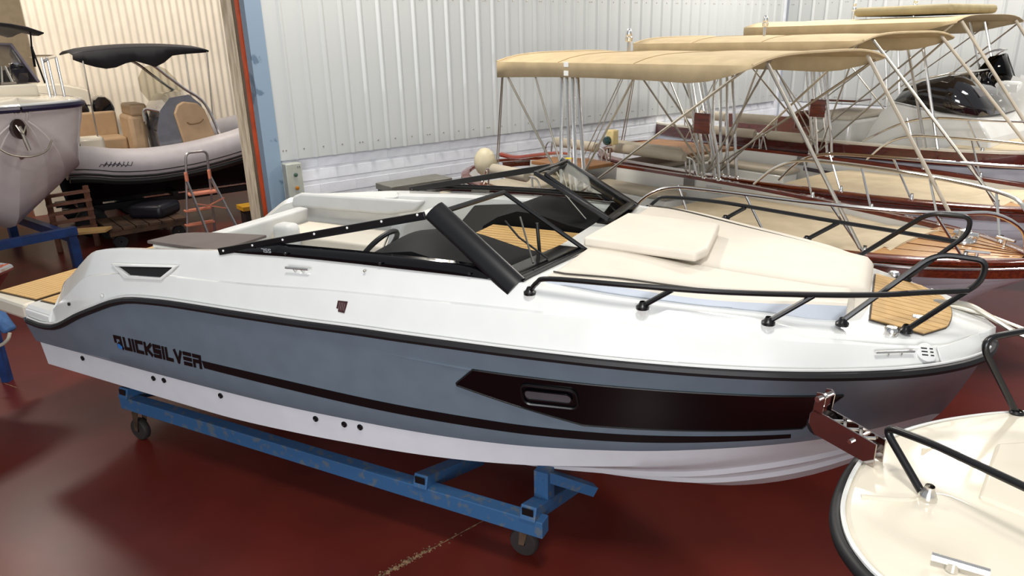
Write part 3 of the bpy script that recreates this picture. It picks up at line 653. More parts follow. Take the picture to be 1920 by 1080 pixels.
# ================================================================ blue cradle under it
cr = thing('boat_cradle', 'worn blue steel wheeled cradle carrying the large motor cruiser', 'cradle', BO, TH)
AXO = -6.35
x0c, x1c = .61, 4.72; yn, yf = -.90, .75
MB().bar((x0c, yn, .44), (x1c, yn, .44), .10, .12).build('side_rail', bluep, cr, smooth=False, bevel=.006)
MB().bar((x0c, yf, .44), (x1c, yf, .44), .10, .12).build('side_rail', bluep, cr, smooth=False, bevel=.006)
for x in (.68, 3.80, 4.62):                                      # V-shaped cross members follow the hull bottom
    for sg, ye in ((-1, yn-.05), (1, -yn-.10)):
        o = MB().bar((x, ye, .545), (x, sg*.16, .285), .11, .10).build('cross_beam', bluep, cr, smooth=False, bevel=.006)
        MB().box((x, ye+sg*.003, .545), (.08, .004, .07)).build('tube_mouth', blackp, o, smooth=False)
for x, y in ((.68, -.62), (.68, .62), (4.62, -.70), (4.62, .70)):
    MB().bar((x, y, .45), (x, y, .575 if x < 2 else .73), .10, .10, (0, 1, 0)).build('support_post', bluep, cr, smooth=False)
MB().bar((4.62, -.72, .70), (4.86, -.42, .46), .07, .07).build('brace', bluep, cr, smooth=False)
for x, y in ((x0c+.03, yn+.09), (x1c-.22, yn+.20), (x0c+.03, yf-.05), (x1c-.22, yf-.05)):
    m = MB(); m.box((x, y, .375), (.13, .12, .012))
    for s in (-1, 1): m.prism([(x-.04, y+s*.045, .37), (x+.05, y+s*.045, .37), (x-.02, y+s*.045, .10), (x-.06, y+s*.045, .10)], (0, .006, 0))
    k = m.build('caster', mat('rusty_steel', (92, 72, 56), .7, metal=.4, var=.3), cr, smooth=False)
    m = MB(); m.lathe([(.02, -.032), (.095, -.032), (.105, -.02), (.105, .02), (.095, .032), (.02, .032)], (x-.035, y, .105), (0, 1, 0), 20); m.build('wheel', mat('worn_black_wheel', (40, 34, 32), .7, var=.2), k)
# ================================================================ wooden-trimmed launches
L_G = 6.65
gb = pchip([0, .06, .18, .4, .75, 1.3, 2.5, 3.4, 4.2, 5.0, 5.6, 6.0, 6.3, 6.5, 6.65], [.02, .38, .68, .90, 1.06, 1.14, 1.17, 1.14, 1.06, .92, .75, .58, .38, .2, .02])
def gz_sheer(x): return 1.70+.05*max(0, 1-x/1.0)**2+.05*max(0, (x-4.5)/2.15)**2
plank_w = mat('white_planked_hull', (226, 229, 238), .3, coat=.3, var=.02)
GX = [0, .03, .06, .12, .18, .28, .4, .55, .75, 1.0]+[1.3+.3*i for i in range(14)]+[5.4, 5.6, 5.8, 6.0, 6.15, 6.3, 6.42, 6.52, 6.6, 6.65]
def g_y(x, f):                                                   # half breadth at fraction f below the sheer (0 sheer, 1 keel)
    b = gb(x); bow = max(0, (x-4.6)/2.05); full = (1-f**2.6)**.75
    vee = (1-f)**.62
    k = min(1, bow*1.15); return b*(full*(1-k)+vee*k)*(1+.03*math.sin(PI*f)*(1-k))
def g_z(x, f):
    zk = .62+.75*max(0, (x-5.2)/1.45)**2.2+.35*max(0, 1-x/.9)**2; zs = gz_sheer(x)-.11
    return zs+(zk-zs)*f
def tilt_stem(x, f): return x-.42*f*max(0, (x-5.0)/1.65)**1.5+.22*f*max(0, 1-x/.8)**1.2
def gozzo(name, label, loc, rz, can, extra):
    t = thing(name, label, 'boat', (loc[0], loc[1], loc[2]), rz, 'wooden-trimmed launches')
    NS = 8
    for s in (-1, 1):
        for k in range(NS):
            f0, f1 = k/NS, (k+1)/NS
            m = MB(); rows = []
            for x in GX:
                rows.append([(tilt_stem(x, f0), s*(g_y(x, f0)+.0), g_z(x, f0)), (tilt_stem(x, f1), s*(g_y(x, f1)+.008), g_z(x, f1)), (tilt_stem(x, f1), s*max(0, g_y(x, f1)-.006), g_z(x, f1)-.004)])
            m.grid(rows, flip=s > 0); m.build('hull_plank', plank_w, t, ang=50)
    for s in (-1, 1):
        # sheer strake and cap rail
        m = MB(); m.grid([[(x, s*(gb(x)-.005), gz_sheer(x)-.13), (x, s*(gb(x)+.03), gz_sheer(x)-.12), (x, s*(gb(x)+.035), gz_sheer(x)-.045), (x, s*(gb(x)+.012), gz_sheer(x)-.03)] for x in GX], flip=s > 0); m.build('sheer_strake', mahog, t)
        m = MB(); m.grid([[(x, s*(gb(x)+.03), gz_sheer(x)-.02), (x, s*(gb(x)+.035), gz_sheer(x)+.008), (x, s*(gb(x)+.01), gz_sheer(x)+.018), (x, s*max(0, gb(x)-.09), gz_sheer(x)+.018), (x, s*max(0, gb(x)-.095), gz_sheer(x)-.02)] for x in GX], flip=s > 0); m.build('cap_rail', mahog, t)
        m = MB(); m.tube([(x, s*(gb(x)+.038), gz_sheer(x)-.045) for x in GX if x > .02], .012, 6); m.build('strake_strip', chrome if extra.get('steel') else mahogd, t)
        # inner side of the bulwark
        xs = [x for x in GX if .12 <= x <= 5.9]
        m = MB(); m.grid([[(x, s*max(.02, gb(x)-.09), gz_sheer(x)), (x, s*max(.02, gb(x)-.12), 1.35), (x, s*max(.01, gb(x)-.16), 1.12)] for x in xs], flip=s < 0); m.build('inner_side', gel, t)
    m = MB(); xs = [x for x in GX if .12 <= x <= 4.3]; m.grid([[(x, -max(.01, gb(x)-.15), 1.13), (x, max(.01, gb(x)-.15), 1.13)] for x in xs]); m.build('cockpit_sole', vgrey, t)
    # cuddy front of the cockpit, bow sun pad under a beige cover and varnished foredeck
    xs = [3.3, 3.31, 3.6, 4.0, 4.4, 4.8, 5.2, 5.5, 5.78]
    m = MB(); rows = []
    for x in xs:
        w = gb(x)-.14; zt = gz_sheer(x)-(.10 if x > 3.305 else .5)+.06*(1-abs(x-4.8)/1.6)+.10*max(0, (x-5.2)/.58)
        rows.append([(x, -w, gz_sheer(x)-.16 if x > 3.305 else 1.13), (x, -w*.94, zt-.01), (x, -w*.5, zt+.025), (x, 0, zt+.03), (x, w*.5, zt+.025), (x, w*.94, zt-.01), (x, w, gz_sheer(x)-.16 if x > 3.305 else 1.13)])
    m.grid(rows); m.fan(rows[-1]); m.build('sun_pad_cover', tan2, t, ang=60)
    for xx, yy, x2, y2 in ((4.1, -.85, 5.6, -.6), (4.5, -.2, 5.7, -.3), (4.2, .5, 5.5, .2)):
        m = MB(); pts = [(xx+(x2-xx)*k/8, yy+(y2-yy)*k/8+.02*math.sin(k), gz_sheer(xx)-.035+.008*(k % 2)-.03*abs(yy)) for k in range(9)]; m.tube(pts, .006, 5); m.build('cover_crease', tan2, t)
    xs = [5.7, 5.9, 6.1, 6.3, 6.45, 6.55]; m = MB()
    m.grid([[(x, s*max(.01, (gb(x)-.085)*f), gz_sheer(x)+.012+.02*(1-f*f)) for s, f in ((-1, 1), (-1, .5), (1, 0), (1, .5), (1, 1))] for x in xs]); fd = m.build('foredeck', teakv, t)
    for k in range(5):
        yy = -.42+.21*k; m = MB(); pts = [(x, yy*(gb(x)-.085)/(gb(5.7)-.085), gz_sheer(x)+.014+.02*(1-(yy/.55)**2)) for x in xs]; m.tube(pts, .003, 4); m.build('deck_seam', mahogd, fd)
    m = MB(); m.lathe([(.09, 0), (.09, .02), (.07, .05), (.05, .055), (.045, .10), (0, .11)], (6.08, .12, gz_sheer(6.1)+.03), (0, 0, 1), 16); m.tube([(6.0, .12, gz_sheer(6)+.1), (6.18, .12, gz_sheer(6)+.1)], .025, 8); m.build('windlass', chrome, t)
    for s in (-1, 1):
        m = MB(); m.tube([(6.25, s*.30, gz_sheer(6.2)+.07), (6.40, s*.24, gz_sheer(6.2)+.07)], .012, 8); m.tube([(6.32, s*.27, gz_sheer(6.2)), (6.32, s*.27, gz_sheer(6.2)+.07)], .014, 8); m.build('cleat', chrome, t)
    # bow rails in polished steel
    for s in (-1, 1):
        tp = [(3.50, 1.03, 1.75), (3.72, 1.04, 1.95), (4.0, 1.03, 2.07), (4.4, 1.0, 2.10), (5.2, .90, 2.11), (5.86, .70, 2.11), (6.2, .48, 2.11), (6.38, .26, 2.10), (6.53, .10, 1.98), (6.58, .06, 1.78)]
        r = MB().tube(path([(x, s*y, z+extra.get('rail', 0)*(1 if 3.6 < x < 6.45 else 0)) for x, y, z in tp], 4), .016, 8).build('bow_rail', chrome, t)
        for x, tx in ((4.25, 4.08), (4.95, 4.75), (5.67, 5.45), (6.27, 6.1)):
            y = gb(x)-.06; yt = pchip([p[0] for p in tp], [p[1] for p in tp])(tx)
            m = MB(); m.tube([(x, s*y, gz_sheer(x)+.01), (tx, s*yt, 2.10+extra.get('rail', 0))], .011, 8); m.lathe([(.026, 0), (.026, .012), (.018, .03), (.016, .06)], (x, s*y, gz_sheer(x)+.015), (0, 0, 1), 10); m.build('stanchion', chrome, r)
    # rolled bolsters on steel brackets
    for x0, x1, s in extra['rolls']:
        y = s*(gb((x0+x1)/2)-.03); z = 1.93
        m = MB(); m.tube([(x0, y, z), (x0+.02, y, z), (x1-.02, y, z), (x1, y, z)], [.055, .07, .07, .055], 14); b = m.build('rolled_bolster', beige, t)
        for xx, dd in ((x0-.02, -1), (x1+.02, 1)):
            m = MB(); m.tube([(xx+dd*.0, y, z), (xx+dd*.06, y, z), (xx+dd*.08, y, gz_sheer(xx))], .012, 8); m.tube(fillet([(xx, y, z), (xx+dd*.14, y-s*.02, z-.01), (xx+dd*.22, y-s*.02, gz_sheer(xx))], .08), .011, 8); m.lathe([(.022, 0), (.022, .01), (.014, .02)], (xx+dd*.08, y, gz_sheer(xx)+.01), (0, 0, 1), 10); m.build('bolster_bracket', chrome, b)
    # canopy on folding bows
    x0, x1, ze, zc, w = can['x0'], can['x1'], can['ze'], can['zc'], can['w']
    m = MB(); rows = []; n = 17
    for i in range(n):
        u = i/(n-1); x = x0+(x1-x0)*u
        sag = .03*math.sin(PI*((u*3) % 1)); e = min(1, u/.03, (1-u)/.03)
        lift = 0
        row = []
        for k in range(15):
            v = -1+2*k/14; y = w*v; zz = ze+(zc-ze)*(1-abs(v)**4)-sag*(1-abs(v))*.6+lift*(1-abs(v))
            row.append((x+.04*abs(v)*(-1 if u < .5 else 1)*0, y, zz))
        va = .17*(1-.2*math.sin(PI*u))-(max(0, (u-.82)/.18)**1.5*.15)
        rows.append([(x, -w*1.0, ze-va)]+row+[(x, w*1.0, ze-va)])
    m.grid(rows); cn = m.build('canopy', tan, t, ang=50, solid=.006)
    for i in (0, 16): MB().tube(rows[i][1:-1], .014, 6).build('canopy_hem', tan, cn)
    m = MB(); m.tube([(p[0], p[1], p[2]+.004) for p in rows[5][1:-1]], .004, 5); m.tube([(p[0], p[1], p[2]+.004) for p in rows[10][1:-1]], .004, 5); m.build('canopy_seam', mat('brown_seam', (150, 124, 80), .8), cn)
    if can.get('tabs'):
        for z in (ze-.015, ze-.10):
            MB().box((2.60, -w-.006, z), (.07, .006, .05)).build('canopy_tab', gel, cn, bevel=.012)
    pv = 2.75; zp = 1.78
    for s in (-1, 1):
        ys = s*(gb(pv)-.03)
        m = MB()
        for xt, rr in ((x0+.06, .013), (x1-.08, .013), (x0+(x1-x0)*.64, .012), (x0+(x1-x0)*.18, .010)):
            m.tube([(pv, ys, zp), (xt, s*(w-.02), ze-.03)], rr, 8)
        m.build('canopy_bow', dullst, cn)
        for k, dx in enumerate((-.10, .0, .13, .22)):
            if k in (1, 2) and s > 0 and can.get('few'): continue
            m = MB(); m.tube([(pv+dx, ys-s*.04*(k % 2), gz_sheer(pv)), (pv+dx-.05, ys-s*.04*(k % 2), 2.02), (pv+dx*.7-.24, s*(w-.08), ze-.02)], .019, 8); m.lathe([(.035, 0), (.035, .015), (.022, .03)], (pv+dx, ys-s*.04*(k % 2), gz_sheer(pv)+.01), (0, 0, 1), 10); m.build('canopy_post', chrome, cn)
        m = MB(); m.tube([(x0+.08, s*(w-.02), ze-.05), (x0-.5, s*.75, 1.78)], .008, 6); m.tube([(x0+.10, s*(w-.02), ze-.05), (x0-.42, s*.78, 1.78)], .006, 6); m.build('aft_strap', dullst, cn)
        m = MB(); m.tube([(x1-.04, s*(w-.25), ze+.02), (5.70, s*.80, 1.80)], .016 if s < 0 else .018, 8); m.build('fore_strap', beige if s > 0 else dullst, cn)
    m = MB(); m.tube([(2.45, 0, zc-.05), (2.45, 0, zc+.10)], .02, 8); m.lathe([(.02, 0), (.038, .01), (.042, .05), (.03, .06), (.034, .07), (.034, .12), (.02, .14), (0, .145)], (2.45, 0, zc+.10), (0, 0, 1), 12); m.build('masthead_light', chrome, cn)
    # cockpit furniture
    MB().prism([(.35, -.70, 1.13), (1.15, -.92, 1.13), (1.15, .92, 1.13), (.35, .70, 1.13)], (0, 0, .36)).build('stern_seat', gel, t, bevel=.03)
    MB().prism([(.40, -.66, 1.49), (1.10, -.86, 1.49), (1.10, .86, 1.49), (.40, .66, 1.49)], (0, 0, .09)).build('stern_cushion', beige, t, bevel=.03)
    for s in (-1, 1):
        MB().prism([(1.25, s*.60, 1.13), (2.55, s*.60, 1.13), (2.55, s*.98, 1.13), (1.25, s*.94, 1.13)], (0, 0, .34)).build('side_seat', gel, t, bevel=.03)
        MB().prism([(1.25, s*.58, 1.47), (2.58, s*.58, 1.47), (2.60, s*.97, 1.47), (1.25, s*.93, 1.47)], (0, 0, .07)).build('side_cushion', beige, t, bevel=.03)
    MB().box((2.55, gb(2.5)-.115, 1.62), (.16, .012, .12)).build('inner_vent', mat('grey_grille', (128, 124, 122), .5), t)
    MB().box((2.93, gb(2.9)-.112, 1.60), (.22, .012, .085)).build('inner_hatch', vgrey, t, bevel=.004)
    if extra.get('tiller'):
        m = MB(); m.tube(path([(.05, .0, 1.84), (.35, .02, 1.83), (.75, .04, 1.90), (1.15, .05, 1.97), (1.45, .05, 1.99)], 5), [.045-.0012*i for i in range(21)], 8, sy=.8); m.build('tiller', mat('red_mahogany', (150, 52, 28), .2, coat=.8, var=.1), t)
        m = MB(); rows = []
        for k in range(9):
            a = PI*k/8; rows.append([(.93+.19*math.cos(a)*.0+.16*math.sin(a)*math.cos(q), -.92+.13*math.sin(a)*math.sin(q), 1.94-.18*math.cos(a)) for q in [2*PI*i/14 for i in range(14)]])
        m.grid(rows, cu=True); m.build('round_fender', mat('cream_fender', (206, 196, 168), .5), t)
        m = MB(); m.tube([(.93, -.92, 1.78), (.95, -1.0, 1.70)], .02, 8); m.build('fender_stem', chrome, t)
        MB().prism([(.35, .30, 1.70), (1.25, .35, 1.70), (1.30, 1.0, 1.70), (.75, 1.02, 1.70), (.30, .75, 1.70)], (0, 0, .05)).build('aft_teak_seat', mat('brown_teak', (150, 106, 66), .5, var=.1), t, bevel=.01)
        m = MB(); m.box((1.3, .95, 2.10), (.13, .12, .20)); m.build('paper_pack', mat('cream_pack', (226, 206, 150), .6), t, bevel=.02)
        MB().lathe([(.0, 0), (.055, .0), (.06, .03), (.06, .09), (.045, .11), (0, .12)], (1.27, .93, 2.06), (.3, -1, 0), 14).build('green_jar', mat('dark_teal_glass', (20, 60, 60), .1, coat=1), t)
    else:
        MB().prism([(.25, -.55, 1.74), (1.6, -.75, 1.74), (1.75, .6, 1.74), (.3, .55, 1.74)], (0, 0, .05)).build('aft_teak_seat', mat('brown_teak', (150, 106, 66), .5, var=.1), t, bevel=.01)
        MB().bar((2.6, gb(2.6)-.13, 1.52), (3.1, gb(3.1)-.13, 1.50), .02, .05).build('grab_handle', mat('dark_grab', (70, 58, 66), .4), t)
    # name board between the posts
    MB().box((2.72, -1.02*0+extra.get('board_y', 1.0), 2.38), (.22, .02, .24)).build('wooden_board', mahog, t)
    # wheeled cradle blocks under the keel
    return t
RG = math.radians(-52.47)
gozzo('wooden_launch', 'launch with tan canopy, nearest of the wooden-trimmed boats, directly behind the motor cruiser', (-.135, 10.36, 0), RG,
      dict(x0=1.42, x1=4.78, ze=3.15, zc=3.23, w=1.06, tabs=True), dict(rolls=[(.12, 1.0, 1), (1.18, 2.40, 1), (1.37, 2.02, -1)], tiller=True, steel=True, board_y=1.02))
gozzo('wooden_launch', 'middle launch of the three wooden-trimmed boats, tan canopy partly hidden by the nearer canopy', (1.86, 11.83, 0), RG,
      dict(x0=1.15, x1=4.32, ze=3.29, zc=3.36, w=1.06), dict(rolls=[(.75, 1.7, 1), (1.9, 2.5, 1), (.9, 2.1, -1)], rail=.03, board_y=1.02))
def cradle(loc, rz, label, mt):
    c = thing('boat_cradle', label, 'cradle', loc, rz)
    for y in (-.45, .45): MB().bar((1.2, y, .30), (5.0, y, .30), .09, .10).build('side_rail', mt, c, smooth=False)
    for x in (1.4, 4.6):
        MB().bar((x, -.55, .40), (x, .55, .40), .09, .09).build('cross_beam', mt, c, smooth=False)
        for y in (-.42, .42): MB().bar((x, y, .40), (x, y*1.2, .74), .07, .07, (0, 1, 0)).build('support_post', mt, c, smooth=False)
    MB().bar((1.5, 0, .50), (4.9, 0, .50), .12, .2).build('keel_block', mt, c, smooth=False)
    for x in (1.4, 4.6):
        for y in (-.45, .45):
            MB().lathe([(.02, -.03), (.11, -.03), (.12, 0), (.11, .03), (.02, .03)], (x, y, .12), (0, 1, 0), 16).build('wheel', MATS['worn_black_wheel'], c)
            MB().box((x, y, .22), (.06, .10, .10)).build('caster', MATS['rusty_steel'], c, smooth=False)
    return c
cradle((-.135, 10.36, 0), RG, 'blue cradle under the nearest wooden launch, hidden behind the motor cruiser', bluedk)
cradle((1.86, 11.83, 0), RG, 'blue cradle under the middle wooden launch', bluedk)
# ---- the far launch with a console
fb = pchip([0, .1, .35, .8, 1.5, 3, 4.5, 5.6, 6.4, 6.9, 7.2], [.55, .85, 1.02, 1.12, 1.2, 1.25, 1.2, 1.02, .68, .34, .02])
def fz(x): return 1.90+.06*max(0, (x-5)/2.2)**2
far = thing('console_launch', 'far mahogany-sided launch with white console, black windscreen and tan canopy beside the right wall', 'boat', (3.1978, 14.1796, 0), math.radians(-52), 'wooden-trimmed launches')
FX = [0, .1, .35, .8, 1.2, 1.8, 2.4, 3, 3.6, 4.2, 4.8, 5.4, 5.9, 6.4, 6.7, 6.95, 7.1, 7.2]
for s in (-1, 1):
    m = MB(); m.grid([[(x, s*(fb(x)-.005), fz(x)-.20), (x, s*(fb(x)+.03), fz(x)-.18), (x, s*(fb(x)+.03), fz(x)-.02), (x, s*fb(x), fz(x))] for x in FX], flip=s > 0); m.build('mahogany_topside', mahogd, far)
    m = MB(); m.grid([[(x, s*(fb(x)+.02), fz(x)-.01), (x, s*(fb(x)+.02), fz(x)+.018), (x, s*max(0, fb(x)-.10), fz(x)+.018), (x, s*max(0, fb(x)-.10), fz(x)-.2), (x, s*max(0, fb(x)-.12), 1.3)] for x in FX], flip=s > 0); m.build('cap_rail', gel2 if s < 0 else mahogd, far)
    m = MB(); m.grid([[(x, s*fb(x)*.99, fz(x)-.19), (x, s*fb(x)*.93, 1.3), (x, s*fb(x)*.75, .95), (x, 0, .7)] for x in FX], flip=s > 0); m.build('hull_side', plank_w, far)
m = MB(); m.grid([[(x, -fb(x)+.1, 1.35), (x, fb(x)-.1, 1.35)] for x in FX[1:-1]]); m.build('cockpit_sole', vgrey, far)
m = MB(); m.grid([[(x, -max(.02, fb(x)-.10), fz(x)+.02), (x, 0, fz(x)+.07), (x, max(.02, fb(x)-.10), fz(x)+.02)] for x in (5.3, 5.8, 6.3, 6.8, 7.1)]); m.build('bow_sun_pad', tan2, far)
# console: stepped white moulding with a wrap of black acrylic
m = MB(); prof = [(3.95, 1.35), (4.05, 1.85), (4.25, 2.30), (4.40, 2.44), (4.62, 2.40), (5.05, 2.33), (5.50, 2.30), (5.70, 2.05), (5.78, 1.35)]
rows = [[(x, y*(1 if z < 2.2 else .94), z) for x, z in prof] for y in (-.74, -.70, -.4, 0, .4, .70, .74)]
m.grid(rows); m.fan(rows[0]); m.fan(rows[-1], True); cons = m.build('console', gel, far, ang=30, bevel=.03)
m = MB(); lo = [(4.42, 2.45), (4.62, 2.42), (5.05, 2.34), (5.50, 2.31)]; hi = [(4.50, 2.62), (4.72, 2.72), (5.05, 2.80), (5.10, 2.80)]
pts_lo = [(x, -.70, z) for x, z in lo]+[(5.55, -.3, 2.31), (5.57, 0, 2.31), (5.55, .3, 2.31)]+[(x, .70, z) for x, z in lo[::-1]]
pts_hi = [(x, -.62, z) for x, z in hi]+[(5.14, -.25, 2.81), (5.15, 0, 2.81), (5.14, .25, 2.81)]+[(x, .62, z) for x, z in hi[::-1]]
m.grid([pts_lo, pts_hi]); m.build('console_screen', mat('black_acrylic', (18, 14, 18), .08, coat=1), cons, ang=50, solid=.006)
MB().tube([Vector(p)+Vector((0, 0, .03)) for p in pts_hi], .013, 8).build('screen_rail', chrome, cons)
MB().box((5.33, -.30, 2.58), (.01, .20, .14), Matrix.Rotation(math.radians(-42), 3, 'Y')).build('screen_patch', mat('grey_patch', (90, 84, 88), .3), cons)
MB().prism([(3.15, -.62, 1.35), (3.80, -.62, 1.35), (3.80, .62, 1.35), (3.15, .62, 1.35)], (0, 0, .78)).build('helm_seat_box', gel, far, bevel=.05, seg=3)
MB().prism([(3.10, -.60, 2.13), (3.78, -.60, 2.13), (3.78, .60, 2.13), (3.10, .60, 2.13)], (0, 0, .08)).build('helm_seat_cushion', vinyl, far, bevel=.03)
MB().box((3.0, -.30, 2.10), (.06, .9, .26)).build('seat_back_board', mahog, far, bevel=.02)
MB().box((3.3, .2, 2.36), (.5, .5, .03)).build('table_leaf', mahog, far, bevel=.01)
m = MB(); m.grid([[(5.2, .62, 1.9), (5.3, .62, 2.45), (5.35, .70, 2.75)], [(5.75, .62, 1.9), (5.75, .62, 2.42), (5.78, .66, 2.60)], [(5.75, 1.05, 1.9), (5.75, 1.05, 2.42), (5.78, 1.03, 2.60)], [(5.2, 1.05, 1.9), (5.3, 1.05, 2.45), (5.35, 1.0, 2.75)]]); pod = m.build('helm_pod', gel, far)
m = MB(); m.grid([[(4.84, .66, 2.72), (5.02, .70, 3.0)], [(5.26, .68, 2.66), (5.12, .74, 3.02)], [(5.30, .90, 2.66), (5.14, .9, 3.04)], [(5.26, 1.15, 2.66), (5.10, 1.1, 3.02)], [(4.84, 1.18, 2.70), (5.0, 1.12, 2.98)]]); m.build('pod_screen', MATS['dark_smoked_acrylic'], pod, solid=.006)
MB().tube(path([(4.80, .66, 2.86), (5.0, .70, 3.06), (5.14, .9, 3.09), (5.0, 1.12, 3.05), (4.85, 1.15, 2.9)], 4), .014, 8).build('pod_rail', chrome, pod)
MB().prism([(4.86, .64, 2.0), (5.5, .64, 2.0), (5.5, 1.1, 2.0), (4.86, 1.1, 2.0)], (0, 0, .68)).build('pod_base', gel, pod, bevel=.05)
cx0, cx1, cze, czc, cw = 2.18, 5.22, 3.47, 3.55, 1.10
m = MB(); rows = []
for i in range(15):
    u = i/14; x = cx0+(cx1-cx0)*u; va = .16-.14*max(0, (u-.78)/.22)
    rows.append([(x, -cw, cze-va)]+[(x, cw*v, cze+(czc-cze)*(1-abs(v)**4)-.02*math.sin(PI*((u*3) % 1))*(1-abs(v))) for v in [-1+2*k/12 for k in range(13)]]+[(x, cw, cze-va)])
m.grid(rows); cn = m.build('canopy', tan, far, ang=50, solid=.006)
for s in (-1, 1):
    for xb, xt in ((3.55, 3.3), (3.75, 3.5), (5.1, 4.55), (5.25, 4.75)): MB().tube([(xb, s*1.12, 1.92), (xt, s*(cw-.05), cze)], .02, 8).build('canopy_post', chrome, cn)
    m = MB(); m.tube([(3.6, s*1.12, 2.0), (cx0+.05, s*(cw-.03), cze-.03)], .012, 6); m.tube([(3.6, s*1.12, 2.0), (cx1-.05, s*(cw-.03), cze-.03)], .012, 6); m.tube([(3.4, s*1.12, 2.3), (4.8, s*(cw-.03), cze-.03)], .010, 6); m.build('canopy_bow', dullst, cn)
    MB().tube([(cx1-.03, s*(cw-.2), cze), (6.3, s*.85, 2.0)], .02, 8).build('fore_strap', beige, cn)
    tp = path([(4.25, s*1.10, 1.93), (4.69, s*1.12, 2.18), (5.06, s*1.06, 2.29), (5.6, s*1.0, 2.30), (6.11, s*.85, 2.30), (6.7, s*.5, 2.30), (7.1, s*.1, 2.28)], 4)
    r = MB().tube(tp, .015, 8).build('bow_rail', chrome, far)
    for x, xt, yt in ((4.95, 4.8, 1.10), (5.7, 5.5, 1.0), (6.4, 6.2, .82)):
        m = MB(); m.tube([(x, s*(fb(x)-.06), fz(x)), (xt, s*yt, 2.28)], .011, 8); m.lathe([(.026, 0), (.026, .015), (.016, .04)], (x, s*(fb(x)-.06), fz(x)+.015), (0, 0, 1), 10); m.build('stanchion', chrome, r)
MB().prism([(3.7, -.75, cze+.10), (5.0, -.75, cze+.10), (5.0, .75, cze+.10), (3.7, .75, cze+.10)], (0, 0, .12)).build('folded_cover', mat('olive_cover', (150, 138, 104), .8), cn, bevel=.05)
for x in (3.32, 4.2):
    m = MB(); m.tube([(x, 0, czc-.05), (x, 0, czc+.14)], .016, 8); m.lathe([(.02, 0), (.036, .01), (.036, .05), (.026, .06), (.03, .1), (0, .12)], (x, 0, czc+.12), (0, 0, 1), 12); m.build('masthead_light', chrome, cn)
for x0, x1 in ((1.2, 2.0), (2.2, 2.9)):
    b = MB().tube([(x0, -1.15, 2.12), (x0+.02, -1.15, 2.12), (x1-.02, -1.15, 2.12), (x1, -1.15, 2.12)], [.06, .075, .075, .06], 14).build('rolled_bolster', beige, far)
    for xx in (x0-.02, x1+.02): MB().tube([(xx, -1.15, 2.12), (xx, -1.15, 1.9)], .012, 8).build('bolster_bracket', chrome, b)
cradle((3.1978, 14.1796, 0), math.radians(-52), 'blue cradle under the far console launch', bluedk)
# ================================================================ second hall: boats, ladder, trolley
def local(root, u, n): p = wp(u, n); return p
def wbox(u0, u1, n0, n1, z0, z1, m=None):
    m = m or MB(); return m.prism([wp(u0, n0, z0), wp(u1, n0, z0), wp(u1, n1, z0), wp(u0, n1, z0)], UP*(z1-z0))
# ---- white boat seen bow-on
AW = math.radians(-39)
wb_ = thing('white_boat', 'white boat seen bow-on with navy rubbing strake and anchor, at the left edge', 'boat', wp(1.03, 12.3), AW)
rbw = pchip([-5, -3, -1.2, -.5, -.25, -.1, -.03, 0], [1.25, 1.2, 1.1, 1.0, .88, .66, .36, .0]); kz = pchip([-5, -2.2, -1.35, -.85, -.4, -.1, 0], [.60, .64, .78, 1.35, 2.0, 2.45, 2.58])
cbw = pchip([-5, -2.0, -1.4, -.9, -.5, -.22, -.1], [1.14, 1.08, 1.02, .92, .72, .38, .12]); czw = pchip([-5, -2, -1.4, -.9, -.5, -.22, -.1], [1.38, 1.45, 1.52, 1.66, 1.88, 2.25, 2.46])
WX = [-4.2, -3.6, -3, -2.4, -2, -1.7, -1.4, -1.15, -.95, -.75, -.6, -.45, -.35, -.25, -.17, -.1, -.06, -.03, -.01, 0]
hullw = mat('off_white_hull', (226, 221, 218), .3, coat=.3, var=.015)
for s in (-1, 1):
    m = MB(); rows = []
    for x in WX:
        k = kz(x); yc, zc, yr = cbw(x), czw(x), rbw(x); zc = max(zc, k+.0005); zr = 2.60
        rows.append([(x, 0, k), (x, s*yc*.45, k+(zc-k)*.45-.012), (x, s*yc*.47, k+(zc-k)*.45+.006), (x, s*yc*.75, k+(zc-k)*.74-.012), (x, s*yc*.77, k+(zc-k)*.75+.006), (x, s*yc, zc), (x, s*(yc+.02), zc+.012), (x, s*(yc+(yr-yc)*.55), zc+(zr-zc)*.4), (x, s*(yc+(yr-yc)*.85), zc+(zr-zc)*.7), (x, s*yr, zr)])
    m.grid(rows, flip=s > 0); m.build('hull_side', hullw, wb_, ang=30)
    m = MB(); m.tube([(x, s*(rbw(x)+.01), 2.625) for x in WX], .045, 8); m.build('rub_rail', navy, wb_)
    m = MB(); m.tube([(x, s*(rbw(x)+.0), 2.675) for x in WX], .022, 8); m.build('rub_rail_insert', gel, wb_)
m = MB(); rows = []
for x in WX[::-1]:
    y = rbw(x); rows.append([(x, -y, 2.65), (x, -max(0, y-.06), 2.70), (x, -max(0, y-.30)*.9, 2.74), (x, 0, 2.78), (x, max(0, y-.30)*.9, 2.74), (x, max(0, y-.06), 2.70), (x, y, 2.65)])
m.grid(rows); m.build('deck', gel2, wb_)
MB().prism([(-.62, -.72, 2.73), (-2.6, -.85, 2.73), (-2.6, .78, 2.73), (-.62, .50, 2.73)], UP*.20).build('coach_roof', gel2, wb_, bevel=.05, seg=3)
m = MB(); m.grid([[(-1.2, -.75, 2.93), (-1.60, -.62, 3.46)], [(-1.0, -.35, 2.93), (-1.50, -.3, 3.48)], [(-1.0, .3, 2.93), (-1.48, .25, 3.48)], [(-1.2, .70, 2.93), (-1.55, .58, 3.47)], [(-1.9, .76, 2.93), (-1.95, .66, 3.35)]]); sc = m.build('wind_screen', gl_tint, wb_, solid=.005)
